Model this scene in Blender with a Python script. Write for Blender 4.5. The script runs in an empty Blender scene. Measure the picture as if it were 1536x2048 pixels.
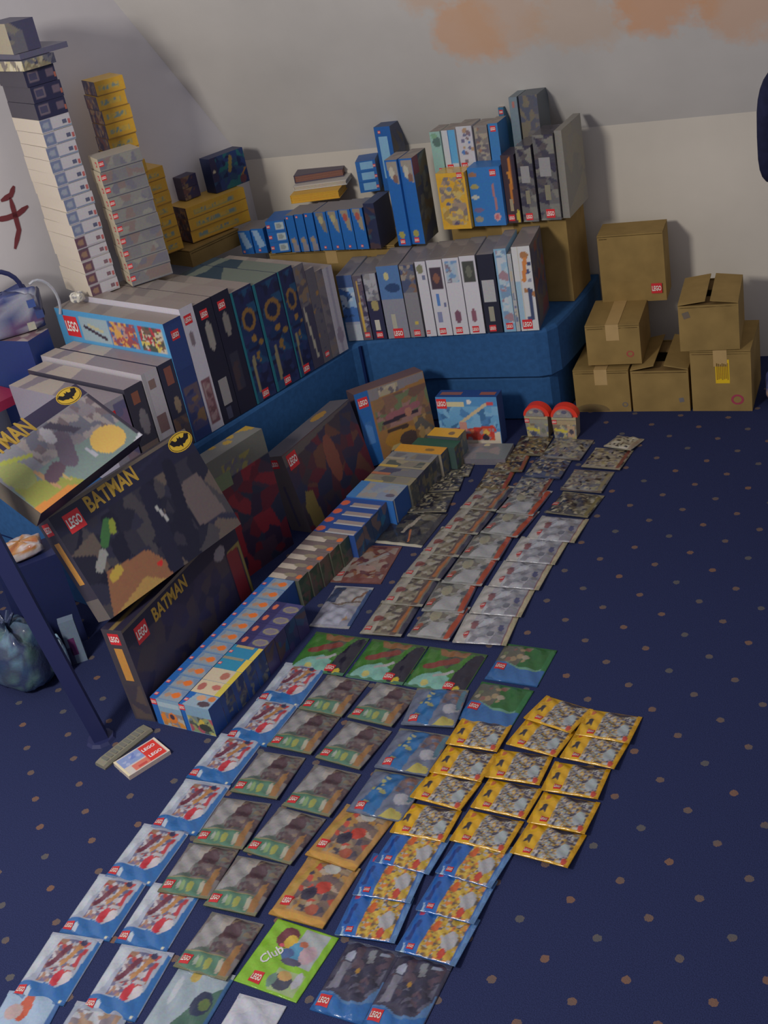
import bpy, math, random
import numpy as np
from mathutils import Vector, Matrix

# ---------------------------------------------------------------- camera, light, exposure
S = bpy.context.scene
COL = S.collection
W, H, F = 1536, 2048, 2457.7
ROLL, TILT, YAW, CAMH = 0.2032, 0.5051, 0.5557, 1.9
def cam_axes():
    f = np.array([0, math.cos(TILT), -math.sin(TILT)]); r = np.array([1., 0, 0]); d = np.cross(f, r)
    c, s = math.cos(ROLL), math.sin(ROLL)
    m = np.array([c*r+s*d, -s*r+c*d, f])
    c, s = math.cos(YAW), math.sin(YAW)
    return m @ np.array([[c, s, 0], [-s, c, 0], [0, 0, 1.]])
M = cam_axes()
CC = np.array([0, 0, CAMH])
cam = bpy.data.cameras.new('camera'); camo = bpy.data.objects.new('camera', cam); COL.objects.link(camo)
cam.sensor_fit = 'VERTICAL'; cam.sensor_height = 36.0; cam.lens = F/H*36.0; cam.clip_start = .02
mw = Matrix.Identity(4)
for i in range(3):
    mw[i][0], mw[i][1], mw[i][2], mw[i][3] = M[0][i], -M[1][i], -M[2][i], CC[i]
camo.matrix_world = mw
S.camera = camo

S.view_settings.view_transform = 'Standard'; S.view_settings.look = 'None'
S.view_settings.gamma = 1.0; S.view_settings.exposure = 0.0; S.view_settings.use_curve_mapping = False
wd = bpy.data.worlds.new('room_ambient'); S.world = wd; wd.use_nodes = True
wd.node_tree.nodes['Background'].inputs[0].default_value = (.74, .74, .86, 1)
wd.node_tree.nodes['Background'].inputs[1].default_value = .38
def area(name, loc, target, size, power, col):
    l = bpy.data.lights.new(name, 'AREA'); l.size = size; l.energy = power; l.color = col
    o = bpy.data.objects.new(name, l); COL.objects.link(o); o.location = loc
    o.rotation_euler = (Vector(target)-Vector(loc)).to_track_quat('-Z', 'Y').to_euler(); return o
area('ceiling_lamp', (-2.0, -.15, 2.3), (-1.6, 2.8, .5), .45, 60, (1, .95, .88))

# ---------------------------------------------------------------- helpers
def ray(x, y): return np.array([(x-W/2)/F, (y-H/2)/F, 1.]) @ M
def at(x, y, z=0.):                       # point of the level z seen at a place of the photograph
    d = ray(x, y); return CC+(z-CAMH)/d[2]*d
def onplane(x, y, p, n):
    d = ray(x, y); n = np.array(n, float); return CC+((np.array(p)-CC) @ n)/(d @ n)*d
def height(P, x, y):
    d = ray(x, y); A = np.array([d, [0, 0, -1]]).T
    return P[2]+np.linalg.lstsq(A, np.array(P)-CC, rcond=None)[0][1]
def lin(c, g=1.0):
    c = np.array(c, float)/255.
    return np.clip(np.where(c <= .04045, c/12.92, ((c+.055)/1.055)**2.4)*g, .002, .88)
GAIN = 2.0
PG = 1.6                                   # print inks are duller than bare plaster
def pc(c):
    c = np.array(c, float); g = c @ (.3, .55, .15)
    return lin(c*.86+g*.10+4, PG)

def new_mat(name, rough=.5, spec=.5):
    m = bpy.data.materials.new(name); m.use_nodes = True
    b = m.node_tree.nodes['Principled BSDF']; b.inputs['Roughness'].default_value = rough
    b.inputs['Specular IOR Level'].default_value = spec
    return m, m.node_tree, b
def print_mat(name, rough, spec, bump=0., scale=40, coat=0.):
    m, t, b = new_mat(name, rough, spec)
    a = t.nodes.new('ShaderNodeAttribute'); a.attribute_name = 'print'
    n = t.nodes.new('ShaderNodeTexNoise'); n.inputs['Scale'].default_value = 160; n.inputs['Detail'].default_value = 2
    tc = t.nodes.new('ShaderNodeTexCoord'); t.links.new(tc.outputs['Object'], n.inputs['Vector'])
    mx = t.nodes.new('ShaderNodeMixRGB'); mx.blend_type = 'OVERLAY'; mx.inputs[0].default_value = .18
    t.links.new(a.outputs['Color'], mx.inputs[1]); t.links.new(n.outputs['Color'], mx.inputs[2])
    t.links.new(mx.outputs[0], b.inputs['Base Color'])
    if coat: b.inputs['Coat Weight'].default_value = coat; b.inputs['Coat Roughness'].default_value = .12
    if bump:
        n2 = t.nodes.new('ShaderNodeTexNoise'); n2.inputs['Scale'].default_value = scale; n2.inputs['Detail'].default_value = 3
        t.links.new(tc.outputs['Object'], n2.inputs['Vector'])
        bp = t.nodes.new('ShaderNodeBump'); bp.inputs['Strength'].default_value = bump; bp.inputs['Distance'].default_value = .01
        t.links.new(n2.outputs['Fac'], bp.inputs['Height']); t.links.new(bp.outputs[0], b.inputs['Normal'])
    return m
M_CARD = print_mat('printed_card', .42, .45, .04, 30)
M_FOIL = print_mat('printed_foil', .24, .5, .32, 38, .3)
M_MATT = print_mat('printed_paper', .6, .3)
def plain(name, c, rough=.5, spec=.4, noise=.0, scale=20, bump=0., raw=False):
    m, t, b = new_mat(name, rough, spec)
    base = lin(c, 1 if raw else GAIN)
    b.inputs['Base Color'].default_value = (*base, 1)
    if noise or bump:
        n = t.nodes.new('ShaderNodeTexNoise'); n.inputs['Scale'].default_value = scale; n.inputs['Detail'].default_value = 5
        tc = t.nodes.new('ShaderNodeTexCoord'); t.links.new(tc.outputs['Object'], n.inputs['Vector'])
        r = t.nodes.new('ShaderNodeValToRGB')
        r.color_ramp.elements[0].position = .3; r.color_ramp.elements[1].position = .7
        r.color_ramp.elements[0].color = (*np.clip(base*(1-noise), 0, 1), 1); r.color_ramp.elements[1].color = (*np.clip(base*(1+noise), 0, 1), 1)
        t.links.new(n.outputs['Fac'], r.inputs[0]); t.links.new(r.outputs[0], b.inputs['Base Color'])
        if bump:
            bp = t.nodes.new('ShaderNodeBump'); bp.inputs['Strength'].default_value = bump; bp.inputs['Distance'].default_value = .004
            t.links.new(n.outputs['Fac'], bp.inputs['Height']); t.links.new(bp.outputs[0], b.inputs['Normal'])
    return m
M_CARTON = plain('corrugated_cardboard', (112, 92, 54), .8, .2, .13, 14, .08)
M_CARTON_IN = plain('cardboard_inside', (96, 76, 46), .85, .2, .1, 20)
M_TAPE = plain('parcel_tape', (142, 118, 78), .3, .5, .05, 30)
M_SOFA = plain('blue_upholstery', (32, 66, 104), .75, .25, .12, 60, .15)
M_SEAM = plain('dark_seam', (12, 26, 60), .9, .1)
M_BLACK = plain('black_fabric', (18, 20, 40), .85, .2, .2, 60, .2)
M_DARKMETAL = plain('dark_painted_metal', (30, 34, 66), .4, .4)

def mesh_obj(name, verts, faces, mat, cols=None, parent=None, smooth=False):
    me = bpy.data.meshes.new(name)
    me.from_pydata([tuple(v) for v in verts], [], [tuple(f) for f in faces])
    set_cols(me, cols)
    me.materials.append(mat)
    if smooth: me.polygons.foreach_set('use_smooth', [True]*len(me.polygons))
    me.update()
    return link(name, me, parent)
def set_cols(me, cols):
    if cols is None: return
    a = me.color_attributes.new('print', 'FLOAT_COLOR', 'POINT')
    c = np.ones((len(me.vertices), 4), np.float32); c[:, :3] = cols
    a.data.foreach_set('color', c.ravel())
def link(name, me, parent=None):
    o = bpy.data.objects.new(name, me); COL.objects.link(o)
    if parent is not None: o.parent = parent
    return o
def tag(o, label=None, cat=None, group=None, kind=None):
    if label: o['label'] = label
    if cat: o['category'] = cat
    if group: o['group'] = group
    if kind: o['kind'] = kind
    return o
def dup(root):                             # a thing with copies of its parts and sub-parts
    r = root.copy(); COL.objects.link(r)
    for ch in list(root.children):
        c = ch.copy(); COL.objects.link(c); c.parent = r
        for g in ch.children:
            d = g.copy(); COL.objects.link(d); d.parent = c
    return r
class MB:                                  # collects geometry with one colour per vertex
    def __init__(s): s.v = []; s.f = []; s.c = []; s.n = 0
    def add(s, v, f, c):
        v = np.asarray(v, float); s.v.append(v); s.f += [tuple(int(i)+s.n for i in q) for q in f]
        c = np.asarray(c, float); s.c.append(np.tile(c, (len(v), 1)) if c.ndim == 1 else c); s.n += len(v)
    def box(s, lo, hi, c):
        a, b = lo, hi
        v = [(x, y, z) for x in (a[0], b[0]) for y in (a[1], b[1]) for z in (a[2], b[2])]
        s.add(v, [(0, 1, 3, 2), (4, 6, 7, 5), (0, 4, 5, 1), (2, 3, 7, 6), (0, 2, 6, 4), (1, 5, 7, 3)], c)
    def tube(s, pts, r, c, k=8):
        pts = [np.array(p, float) for p in pts]; rs = r if hasattr(r, '__len__') else [r]*len(pts)
        v = []; f = []
        for i, p in enumerate(pts):
            t = pts[min(i+1, len(pts)-1)]-pts[max(i-1, 0)]; t /= np.linalg.norm(t)
            a = np.cross(t, (0, 0, 1) if abs(t[2]) < .9 else (1, 0, 0)); a /= np.linalg.norm(a); b = np.cross(t, a)
            v += [p+rs[i]*(math.cos(q)*a+math.sin(q)*b) for q in np.arange(k)*2*math.pi/k]
        for i in range(len(pts)-1):
            f += [(i*k+j, i*k+(j+1) % k, (i+1)*k+(j+1) % k, (i+1)*k+j) for j in range(k)]
        f += [tuple(range(k))[::-1], tuple(range((len(pts)-1)*k, len(pts)*k))]
        s.add(v, f, c)
    def obj(s, name, mat, parent=None, smooth=False):
        return mesh_obj(name, np.concatenate(s.v), s.f, mat, np.concatenate(s.c), parent, smooth)

# -------- prints: flat artwork evaluated on the vertices of a fine grid
def paint(ops, U, V, aspect=1.):
    C = np.tile(pc((120, 120, 125)), (len(U), 1))
    for o in ops:
        k = o[0]
        if k == 'bg': C[:] = pc(o[1])
        elif k == 'r':
            m = (U >= o[1]) & (U <= o[3]) & (V >= o[2]) & (V <= o[4]); C[m] = pc(o[5])
        elif k == 'e':
            m = ((U-o[1])/o[3])**2+((V-o[2])/o[4])**2 <= 1; C[m] = pc(o[5])
        elif k == 'l':
            x0, y0, x1, y1, w, c = o[1:7]
            dx, dy = x1-x0, (y1-y0)/aspect; L2 = dx*dx+dy*dy+1e-9
            t = np.clip(((U-x0)*dx+(V-y0)/aspect*dy)/L2, 0, 1)
            d = np.hypot(U-x0-t*dx, (V-y0)/aspect-t*dy); C[d <= w/2] = pc(c)
        elif k == 'p':
            P = o[1]; ins = np.zeros(len(U), bool); j = len(P)-1
            for i in range(len(P)):
                (xi, yi), (xj, yj) = P[i], P[j]
                cr = ((yi > V) != (yj > V)) & (U < (xj-xi)*(V-yi)/((yj-yi) or 1e-9)+xi); ins ^= cr; j = i
            C[ins] = pc(o[2])
        elif k == 'pic':                   # busy picture: patches of a palette
            u0, v0, u1, v1, pal, seed, n = o[1:8]
            rg = np.random.RandomState(seed); k0 = n; n = int(n*2.4) if n > 9 else n; P = rg.rand(n, 2)*[u1-u0, v1-v0]+[u0, v0]
            ci = rg.randint(0, len(pal), n)
            for q in range(k0, n):         # later points cluster round the first ones
                if rg.rand() < .55: P[q] = P[rg.randint(k0)]+(rg.rand(2)-.5)*.12*np.array([u1-u0, v1-v0])
            pp = np.array([pc(c) for c in pal])
            m = (U >= u0) & (U <= u1) & (V >= v0) & (V <= v1)
            d = (U[m, None]-P[None, :, 0])**2+((V[m, None]-P[None, :, 1])/aspect)**2
            C[m] = pp[ci[d.argmin(1)]]
        elif k == 'dots':                  # scattered round spots
            u0, v0, u1, v1, pal, seed, n, r = o[1:9]
            rg = np.random.RandomState(seed)
            for q in range(n):
                cu, cv = u0+rg.rand()*(u1-u0), v0+rg.rand()*(v1-v0); rr = r*(.6+.8*rg.rand()); cc = pal[rg.randint(len(pal))]
                m = ((U-cu)/rr)**2+((V-cv)/(rr*aspect))**2 <= 1; C[m] = pc(cc)
    return C

# -------- lettering
_txt = {}
def text_geo(s, bold=.02):
    k = (s, bold)
    if k in _txt: return _txt[k]
    cu = bpy.data.curves.new('lettering', 'FONT'); cu.body = s; cu.offset = bold; cu.resolution_u = 2; cu.align_x = 'CENTER'
    o = bpy.data.objects.new('lettering', cu); COL.objects.link(o)
    dg = bpy.context.evaluated_depsgraph_get(); me = bpy.data.meshes.new_from_object(o.evaluated_get(dg))
    v = np.array([x.co[:2] for x in me.vertices]); f = [tuple(p.vertices) for p in me.polygons]
    bpy.data.objects.remove(o); bpy.data.curves.remove(cu); bpy.data.meshes.remove(me)
    lo, hi = v.min(0), v.max(0); v = (v-(lo+hi)/2)/(hi[0]-lo[0])
    _txt[k] = (v, f); return _txt[k]
def grid2(nx, ny):
    x, y = np.meshgrid(np.linspace(-.5, .5, nx+1), np.linspace(-.5, .5, ny+1)); v = np.stack([x.ravel(), y.ravel()], 1)
    f = [(j*(nx+1)+i, j*(nx+1)+i+1, (j+1)*(nx+1)+i+1, (j+1)*(nx+1)+i) for j in range(ny) for i in range(nx)]
    return v, f
RED, WHITE, YEL = (196, 34, 40), (205, 200, 190), (196, 160, 30)
def logo_layers(s):                        # red square with white letters
    g, gf = grid2(4, 4); t, tf = text_geo('LEGO', .03)
    h = t[:, 1].max()
    t = t*[.86, .30/h*.86]
    return [(g*s, gf, pc(RED), .0004), (t*s, tf, pc(WHITE), .0009)]
def text_layers(s, w, c, hscale=1., bold=.02):
    t, tf = text_geo(s, bold); return [(t*[w, w*hscale], tf, pc(c), .0006)]
def ring(n, r0, r1, sx=1, sy=1):
    a = np.arange(n)*2*math.pi/n; v = np.concatenate([np.stack([np.cos(a)*r*sx, np.sin(a)*r*sy], 1) for r in (r0, r1)])
    return v, [(i, (i+1) % n, n+(i+1) % n, n+i) for i in range(n)]
def disc(n, rx, ry):
    a = np.arange(n)*2*math.pi/n; return np.stack([np.cos(a)*rx, np.sin(a)*ry], 1), [tuple(range(n))]
BAT = [(-.46, .12), (-.3, .2), (-.2, .09), (-.1, .1), (-.06, .2), (-.02, .14), (.02, .14), (.06, .2), (.1, .1), (.2, .09), (.3, .2), (.46, .12),
       (.36, -.04), (.24, -.06), (.14, -.12), (.06, -.1), (0, -.22), (-.06, -.1), (-.14, -.12), (-.24, -.06), (-.36, -.04)]
def emblem_layers(s):
    e, ef = disc(20, .56*s, .34*s); k, kf = disc(20, .52*s, .30*s); e2, e2f = disc(20, .5*s, .28*s)
    b = np.array(BAT)*s
    return [(e, ef, pc((190, 150, 30)), .0004), (k, kf, pc((14, 12, 22)), .0006), (e2, e2f, pc((196, 158, 34)), .0008), (b, [tuple(range(len(b)))[::-1]], pc((14, 12, 22)), .001)]
def decal(parent, name, layers, org, ux, uy, n, rot=0., hf=None, mat=None, label=None):
    mb = MB(); c, s = math.cos(rot), math.sin(rot); org, ux, uy, n = map(lambda a: np.array(a, float), (org, ux, uy, n))
    for v, f, col, e in layers:
        v = v @ np.array([[c, s], [-s, c]])
        P = org+v[:, :1]*ux+v[:, 1:2]*uy
        z = e*np.ones(len(P)) if hf is None else hf(P[:, 0], P[:, 1])+e+.0004
        mb.add(P+z[:, None]*n, f, col)
    o = mb.obj(name, mat or M_CARD, parent)
    if label: o['label'] = label
    return o

# -------- boxes with printed faces: origin at the middle of the base, front towards -y
FR = {'front': (lambda w, d, h: ((-w/2, -d/2, 0), (1, 0, 0), (0, 0, 1), (0, -1, 0), w, h)),
      'right': (lambda w, d, h: ((w/2, -d/2, 0), (0, 1, 0), (0, 0, 1), (1, 0, 0), d, h)),
      'left': (lambda w, d, h: ((-w/2, d/2, 0), (0, -1, 0), (0, 0, 1), (-1, 0, 0), d, h)),
      'back': (lambda w, d, h: ((w/2, d/2, 0), (-1, 0, 0), (0, 0, 1), (0, 1, 0), w, h)),
      'top': (lambda w, d, h: ((-w/2, -d/2, h), (1, 0, 0), (0, 1, 0), (0, 0, 1), w, d)),
      'bottom': (lambda w, d, h: ((-w/2, d/2, 0), (1, 0, 0), (0, -1, 0), (0, 0, -1), w, d))}
def box_mesh(name, w, d, h, faces, base, cell=.004, bulge=.0):
    mb = MB()
    for k, fn in FR.items():
        o, ux, uy, n, fw, fh = fn(w, d, h); o, ux, uy, n = map(np.array, (o, ux, uy, n))
        ops = faces.get(k)
        nx, ny = (max(2, min(110, int(fw/cell))), max(2, min(110, int(fh/cell)))) if ops else (1, 1)
        v, f = grid2(nx, ny); u = v+.5
        B = bulge*(1-(2*v[:, 0])**2)*(1-(2*v[:, 1])**2)
        P = o+u[:, :1]*fw*ux+u[:, 1:2]*fh*uy+B[:, None]*n
        c = paint([('bg', base)]+ops, u[:, 0], u[:, 1], fh and fw/fh) if ops else pc(base)
        mb.add(P, f, c)
    me = bpy.data.meshes.new(name); me.from_pydata(np.concatenate(mb.v).tolist(), [], mb.f)
    set_cols(me, np.concatenate(mb.c)); me.materials.append(M_CARD); me.update(); return me
def toy_box(label, pos, yaw, w, d, h, faces, base, lean=0., roll=0., logos=(), texts=(), name='toy_box', cat='box', group=None, cell=.004, mat=None, bulge=0.):
    faces = dict(faces); panels = []
    for face in list(faces):
        ops = faces[face]; keep = []
        for i, q in enumerate(ops):
            ok = q[0] == 'r' and .015 < (q[3]-q[1])*(q[4]-q[2]) < .45 and q[1] >= 0 and q[3] <= 1
            if ok:
                for r_ in ops[i+1:]:
                    if r_[0] in 'e': c_ = (r_[1], r_[2])
                    elif r_[0] in ('r', 'pic', 'dots'): c_ = ((r_[1]+r_[3])/2, (r_[2]+r_[4])/2)
                    elif r_[0] == 'l': c_ = ((r_[1]+r_[3])/2, (r_[2]+r_[4])/2)
                    elif r_[0] == 'p': c_ = tuple(np.mean(r_[1], 0))
                    else: continue
                    if q[1]-.05 <= c_[0] <= q[3]+.05 and q[2]-.05 <= c_[1] <= q[4]+.05: ok = False; break
            if ok: panels.append((face, q))
            else: keep.append(q)
        faces[face] = keep
    me = box_mesh(name, w, d, h, faces, base, cell, bulge)
    if mat: me.materials[0] = mat
    o = link(name, me); tag(o, label, cat, group)
    z = pos[2]+(d/2*math.sin(lean) if lean > 0 else 0)
    o.location = (pos[0], pos[1], z); o.rotation_euler = (-lean, roll, yaw)
    for face, q in panels:
        a, ux, uy, n, fw, fh = FR[face](w, d, h); g, gf = grid2(1, 1)
        decal(o, 'printed_panel', [(g*[(q[3]-q[1])*fw, (q[4]-q[2])*fh], gf, pc(q[5]), .0003)], np.array(a)+(q[1]+q[3])/2*fw*np.array(ux)+(q[2]+q[4])/2*fh*np.array(uy), ux, uy, n)
    for face, u, v, s, rot in logos:
        a, ux, uy, n, fw, fh = FR[face](w, d, h)
        decal(o, 'logo', logo_layers(s), np.array(a)+u*fw*np.array(ux)+v*fh*np.array(uy), ux, uy, n, rot)
    for face, u, v, layers, rot, nm in texts:
        a, ux, uy, n, fw, fh = FR[face](w, d, h)
        decal(o, nm, layers, np.array(a)+u*fw*np.array(ux)+v*fh*np.array(uy), ux, uy, n, rot)
    return o
def place(pl, pr, z, depth):               # base centre, yaw and width from the front bottom edge
    a, b = at(*pl, z), at(*pr, z); e = b-a; w = np.hypot(e[0], e[1]); yaw = math.atan2(e[1], e[0])
    n = np.array([-math.sin(yaw), math.cos(yaw), 0]); return (a+b)/2+n*depth/2, yaw, w, a

# ---------------------------------------------------------------- the setting
def nodes_mix(t, a, b, fac):
    m = t.nodes.new('ShaderNodeMixRGB'); m.inputs[1].default_value = (*a, 1) if not hasattr(a, 'links') else (0, 0, 0, 1)
    return m
# carpet: dark blue pile with a lattice of small ochre dots
m, t, b = new_mat('dotted_carpet', .95, .1)
tc = t.nodes.new('ShaderNodeTexCoord'); sx = t.nodes.new('ShaderNodeSeparateXYZ'); t.links.new(tc.outputs['Object'], sx.inputs[0])
def mth(op, a, b_=None, c=None):
    n = t.nodes.new('ShaderNodeMath'); n.operation = op
    for i, q in enumerate((a, b_, c)):
        if q is None: continue
        if isinstance(q, (int, float)): n.inputs[i].default_value = q
        else: t.links.new(q, n.inputs[i])
    return n.outputs[0]
PX, PY = .1580, .1498
wob = t.nodes.new('ShaderNodeTexNoise'); wob.inputs['Scale'].default_value = 9; t.links.new(tc.outputs['Object'], wob.inputs['Vector'])
def lattice(ox, oy):
    fx = mth('ABSOLUTE', mth('SUBTRACT', mth('FRACT', mth('DIVIDE', mth('ADD', sx.outputs[0], 50*PX-ox), PX)), .5))
    fy = mth('ABSOLUTE', mth('SUBTRACT', mth('FRACT', mth('DIVIDE', mth('ADD', sx.outputs[1], 50*PY-oy), PY)), .5))
    dd = mth('SQRT', mth('ADD', mth('POWER', mth('MULTIPLY', fx, PX), 2), mth('POWER', mth('MULTIPLY', fy, PY), 2)))
    return dd
ox, oy = -.579+PX/2, 1.8775+PY/2
d1 = lattice(ox, oy); d2 = lattice(ox+PX/2, oy+PY/2)
dmin = mth('MINIMUM', d1, d2)
jit = t.nodes.new('ShaderNodeTexNoise'); jit.inputs['Scale'].default_value = 170; t.links.new(tc.outputs['Object'], jit.inputs['Vector'])
dot = mth('LESS_THAN', mth('ADD', dmin, mth('MULTIPLY', jit.outputs['Fac'], .007)), .0125)
fib = t.nodes.new('ShaderNodeTexNoise'); fib.inputs['Scale'].default_value = 420; fib.inputs['Detail'].default_value = 3; t.links.new(tc.outputs['Object'], fib.inputs['Vector'])
rp = t.nodes.new('ShaderNodeValToRGB'); rp.color_ramp.elements[0].position = .3; rp.color_ramp.elements[1].position = .75
rp.color_ramp.elements[0].color = (*lin((28, 33, 59), 1.8), 1); rp.color_ramp.elements[1].color = (*lin((40, 46, 79), 1.8), 1)
t.links.new(fib.outputs['Fac'], rp.inputs[0])
mx = t.nodes.new('ShaderNodeMixRGB'); t.links.new(rp.outputs[0], mx.inputs[1]); t.links.new(dot, mx.inputs[0])
hue = t.nodes.new('ShaderNodeValToRGB'); hue.color_ramp.elements[0].color = (*lin((76, 74, 76), 1.6), 1); hue.color_ramp.elements[1].color = (*lin((100, 76, 66), 1.6), 1)
hue.color_ramp.elements[0].position = .4; hue.color_ramp.elements[1].position = .6
t.links.new(wob.outputs['Fac'], hue.inputs[0]); t.links.new(hue.outputs[0], mx.inputs[2]); t.links.new(mx.outputs[0], b.inputs['Base Color'])
bp = t.nodes.new('ShaderNodeBump'); bp.inputs['Strength'].default_value = .5; bp.inputs['Distance'].default_value = .004
t.links.new(fib.outputs['Fac'], bp.inputs['Height']); t.links.new(bp.outputs[0], b.inputs['Normal'])
M_CARPET = m
fl = mesh_obj('floor', [(-4.6, -1.6, 0), (3.2, -1.6, 0), (3.2, 4.8, 0), (-4.6, 4.8, 0), (-4.6, -1.6, -.04), (3.2, -1.6, -.04), (3.2, 4.8, -.04), (-4.6, 4.8, -.04)],
              [(0, 1, 2, 3), (7, 6, 5, 4), (0, 4, 5, 1), (1, 5, 6, 2), (2, 6, 7, 3), (3, 7, 4, 0)], M_CARPET)
tag(fl, kind='structure')

# walls: off-white plaster; the sloped ceiling has flaked rust-coloured patches
def plaster(name, c, stains=()):
    m, t, b = new_mat(name, .85, .15)
    tc = t.nodes.new('ShaderNodeTexCoord')
    n = t.nodes.new('ShaderNodeTexNoise'); n.inputs['Scale'].default_value = 3.2; n.inputs['Detail'].default_value = 6; t.links.new(tc.outputs['Object'], n.inputs['Vector'])
    r = t.nodes.new('ShaderNodeValToRGB'); base = lin(c, GAIN)
    r.color_ramp.elements[0].position = .3; r.color_ramp.elements[1].position = .7
    r.color_ramp.elements[0].color = (*base*.93, 1); r.color_ramp.elements[1].color = (*np.clip(base*1.05, 0, .9), 1)
    t.links.new(n.outputs['Fac'], r.inputs[0]); out = r.outputs[0]
    n2 = t.nodes.new('ShaderNodeTexNoise'); n2.inputs['Scale'].default_value = 5; n2.inputs['Detail'].default_value = 8; n2.inputs['Roughness'].default_value = .65
    t.links.new(tc.outputs['Object'], n2.inputs['Vector'])
    for (p, rad, col, k) in stains:
        v = t.nodes.new('ShaderNodeVectorMath'); v.operation = 'DISTANCE'; t.links.new(tc.outputs['Object'], v.inputs[0]); v.inputs[1].default_value = p
        a = t.nodes.new('ShaderNodeMath'); a.operation = 'MULTIPLY_ADD'; t.links.new(n2.outputs['Fac'], a.inputs[0]); a.inputs[1].default_value = -rad*3.0; 
        t.links.new(v.outputs['Value'], a.inputs[2])
        mr = t.nodes.new('ShaderNodeMapRange'); mr.inputs[1].default_value = rad*-.62; mr.inputs[2].default_value = rad*-.08; mr.inputs[3].default_value = k; mr.inputs[4].default_value = 0
        t.links.new(a.outputs[0], mr.inputs[0])
        x = t.nodes.new('ShaderNodeMixRGB'); t.links.new(mr.outputs[0], x.inputs[0]); t.links.new(out, x.inputs[1]); x.inputs[2].default_value = (*lin(col, GAIN), 1); out = x.outputs[0]
    t.links.new(out, b.inputs['Base Color'])
    bp = t.nodes.new('ShaderNodeBump'); bp.inputs['Strength'].default_value = .12; bp.inputs['Distance'].default_value = .01
    t.links.new(n2.outputs['Fac'], bp.inputs['Height']); t.links.new(bp.outputs[0], b.inputs['Normal'])
    return m
BW = np.array((-1.4, 4.11)); BD = np.array((math.cos(math.radians(6)), math.sin(math.radians(6)))); BN = np.array((-BD[1], BD[0]))
CORNER = np.array((-2.763, 3.967)); LD = -np.array((math.cos(math.radians(77.5)), math.sin(math.radians(77.5)))); LN = np.array((LD[1], -LD[0]))
if LN[0] > 0: LN = -LN
KNEE = .868
def slab(name, pts, n, th, mat):
    n = np.array(n, float); n /= np.linalg.norm(n); p = [np.array(q, float) for q in pts]; k = len(p)
    v = p+[q+n*th for q in p]
    f = [tuple(range(k)), tuple(range(2*k-1, k-1, -1))]+[(i, k+i, k+(i+1) % k, (i+1) % k) for i in range(k)]
    return tag(mesh_obj(name, v, f, mat), kind='structure')
c0 = CORNER; c1 = BW+BD*4.2
M_WALL = plaster('plaster_wall', (160, 154, 144))
M_LWALL = plaster('plaster_left', (168, 165, 167))
wall_back = slab('wall_back', [(*c0, 0), (*c1, 0), (*c1, KNEE), (*c0, KNEE)], (*BN, 0), .12, M_WALL)
SL = np.array((BN[0]*-.0, 0, 0)); slope = np.array((-BN[0]*.35, -BN[1]*.35, .594)); slope /= np.linalg.norm(slope)
def up(p, s): return np.array((*p, KNEE))+slope*s
ls = np.array((*LD, 0))
# along the left wall the slope must stay in the left wall's plane
k = np.dot(slope[:2], LN)/np.dot(BD, LN); sl_left = slope-k*np.array((*BD, 0)); TOP = 1.95
st = [onplane(x, y, (*c0, KNEE), np.cross(slope, (*BD, 0))) for x, y in ((925, 55), (1000, 20), (860, -30), (1150, 40), (1330, -15), (1480, -10))]
M_SLOPE = plaster('plaster_slope', (160, 157, 153), [(tuple(st[0]), .1, (176, 132, 96), .62), (tuple(st[1]), .12, (170, 136, 108), .5), (tuple(st[2]), .1, (170, 136, 108), .5),
                                              (tuple(st[3]), .12, (166, 138, 112), .45), (tuple(st[4]), .13, (176, 128, 90), .7), (tuple(st[5]), .12, (174, 132, 98), .55)])
ceiling = slab('ceiling', [(*c0, KNEE), (*c1, KNEE), up(c1, TOP), np.array((*c0, KNEE))+sl_left*TOP], np.cross((*BD, 0), slope)*-1, .1, M_SLOPE)
lw = [(*c0, 0), (*(c0+LD*5.6), 0), (*(c0+LD*5.6), 2.6), tuple(np.array((*c0, KNEE))+sl_left*TOP), (*c0, KNEE)]
wall_left = slab('wall_left', lw, (*LN, 0), .12, M_LWALL)
# red-brown brush strokes on the left wall
M_STROKE = plain('painted_stroke', (96, 48, 52), .8, .1)
def onleft(x, y): return onplane(x, y, (*(c0-LN*.002), 0), (*LN, 0))
for k, pts in enumerate(([(28, 372), (22, 390), (2, 402)], [(20, 395), (30, 430), (38, 460), (30, 498)], [(-8, 440), (14, 436), (36, 428), (56, 412)])):
    q = [onleft(*p) for p in pts]; P = []
    for i in range(len(q)-1): P += [q[i]+(q[i+1]-q[i])*s for s in (0, .5)]
    P.append(q[-1]); r = [.004]+[.009]*(len(P)-2)+[.004]
    mb = MB(); side = []
    for i, p in enumerate(P):
        tt = P[min(i+1, len(P)-1)]-P[max(i-1, 0)]; tt /= np.linalg.norm(tt); nn = np.cross(tt, (*LN, 0)); side += [p+nn*r[i], p-nn*r[i]]
    mb.add(side, [(2*i, 2*i+1, 2*i+3, 2*i+2) for i in range(len(P)-1)], (.1, .03, .03))
    o = mb.obj('painted_stroke', M_STROKE, wall_left)

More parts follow.
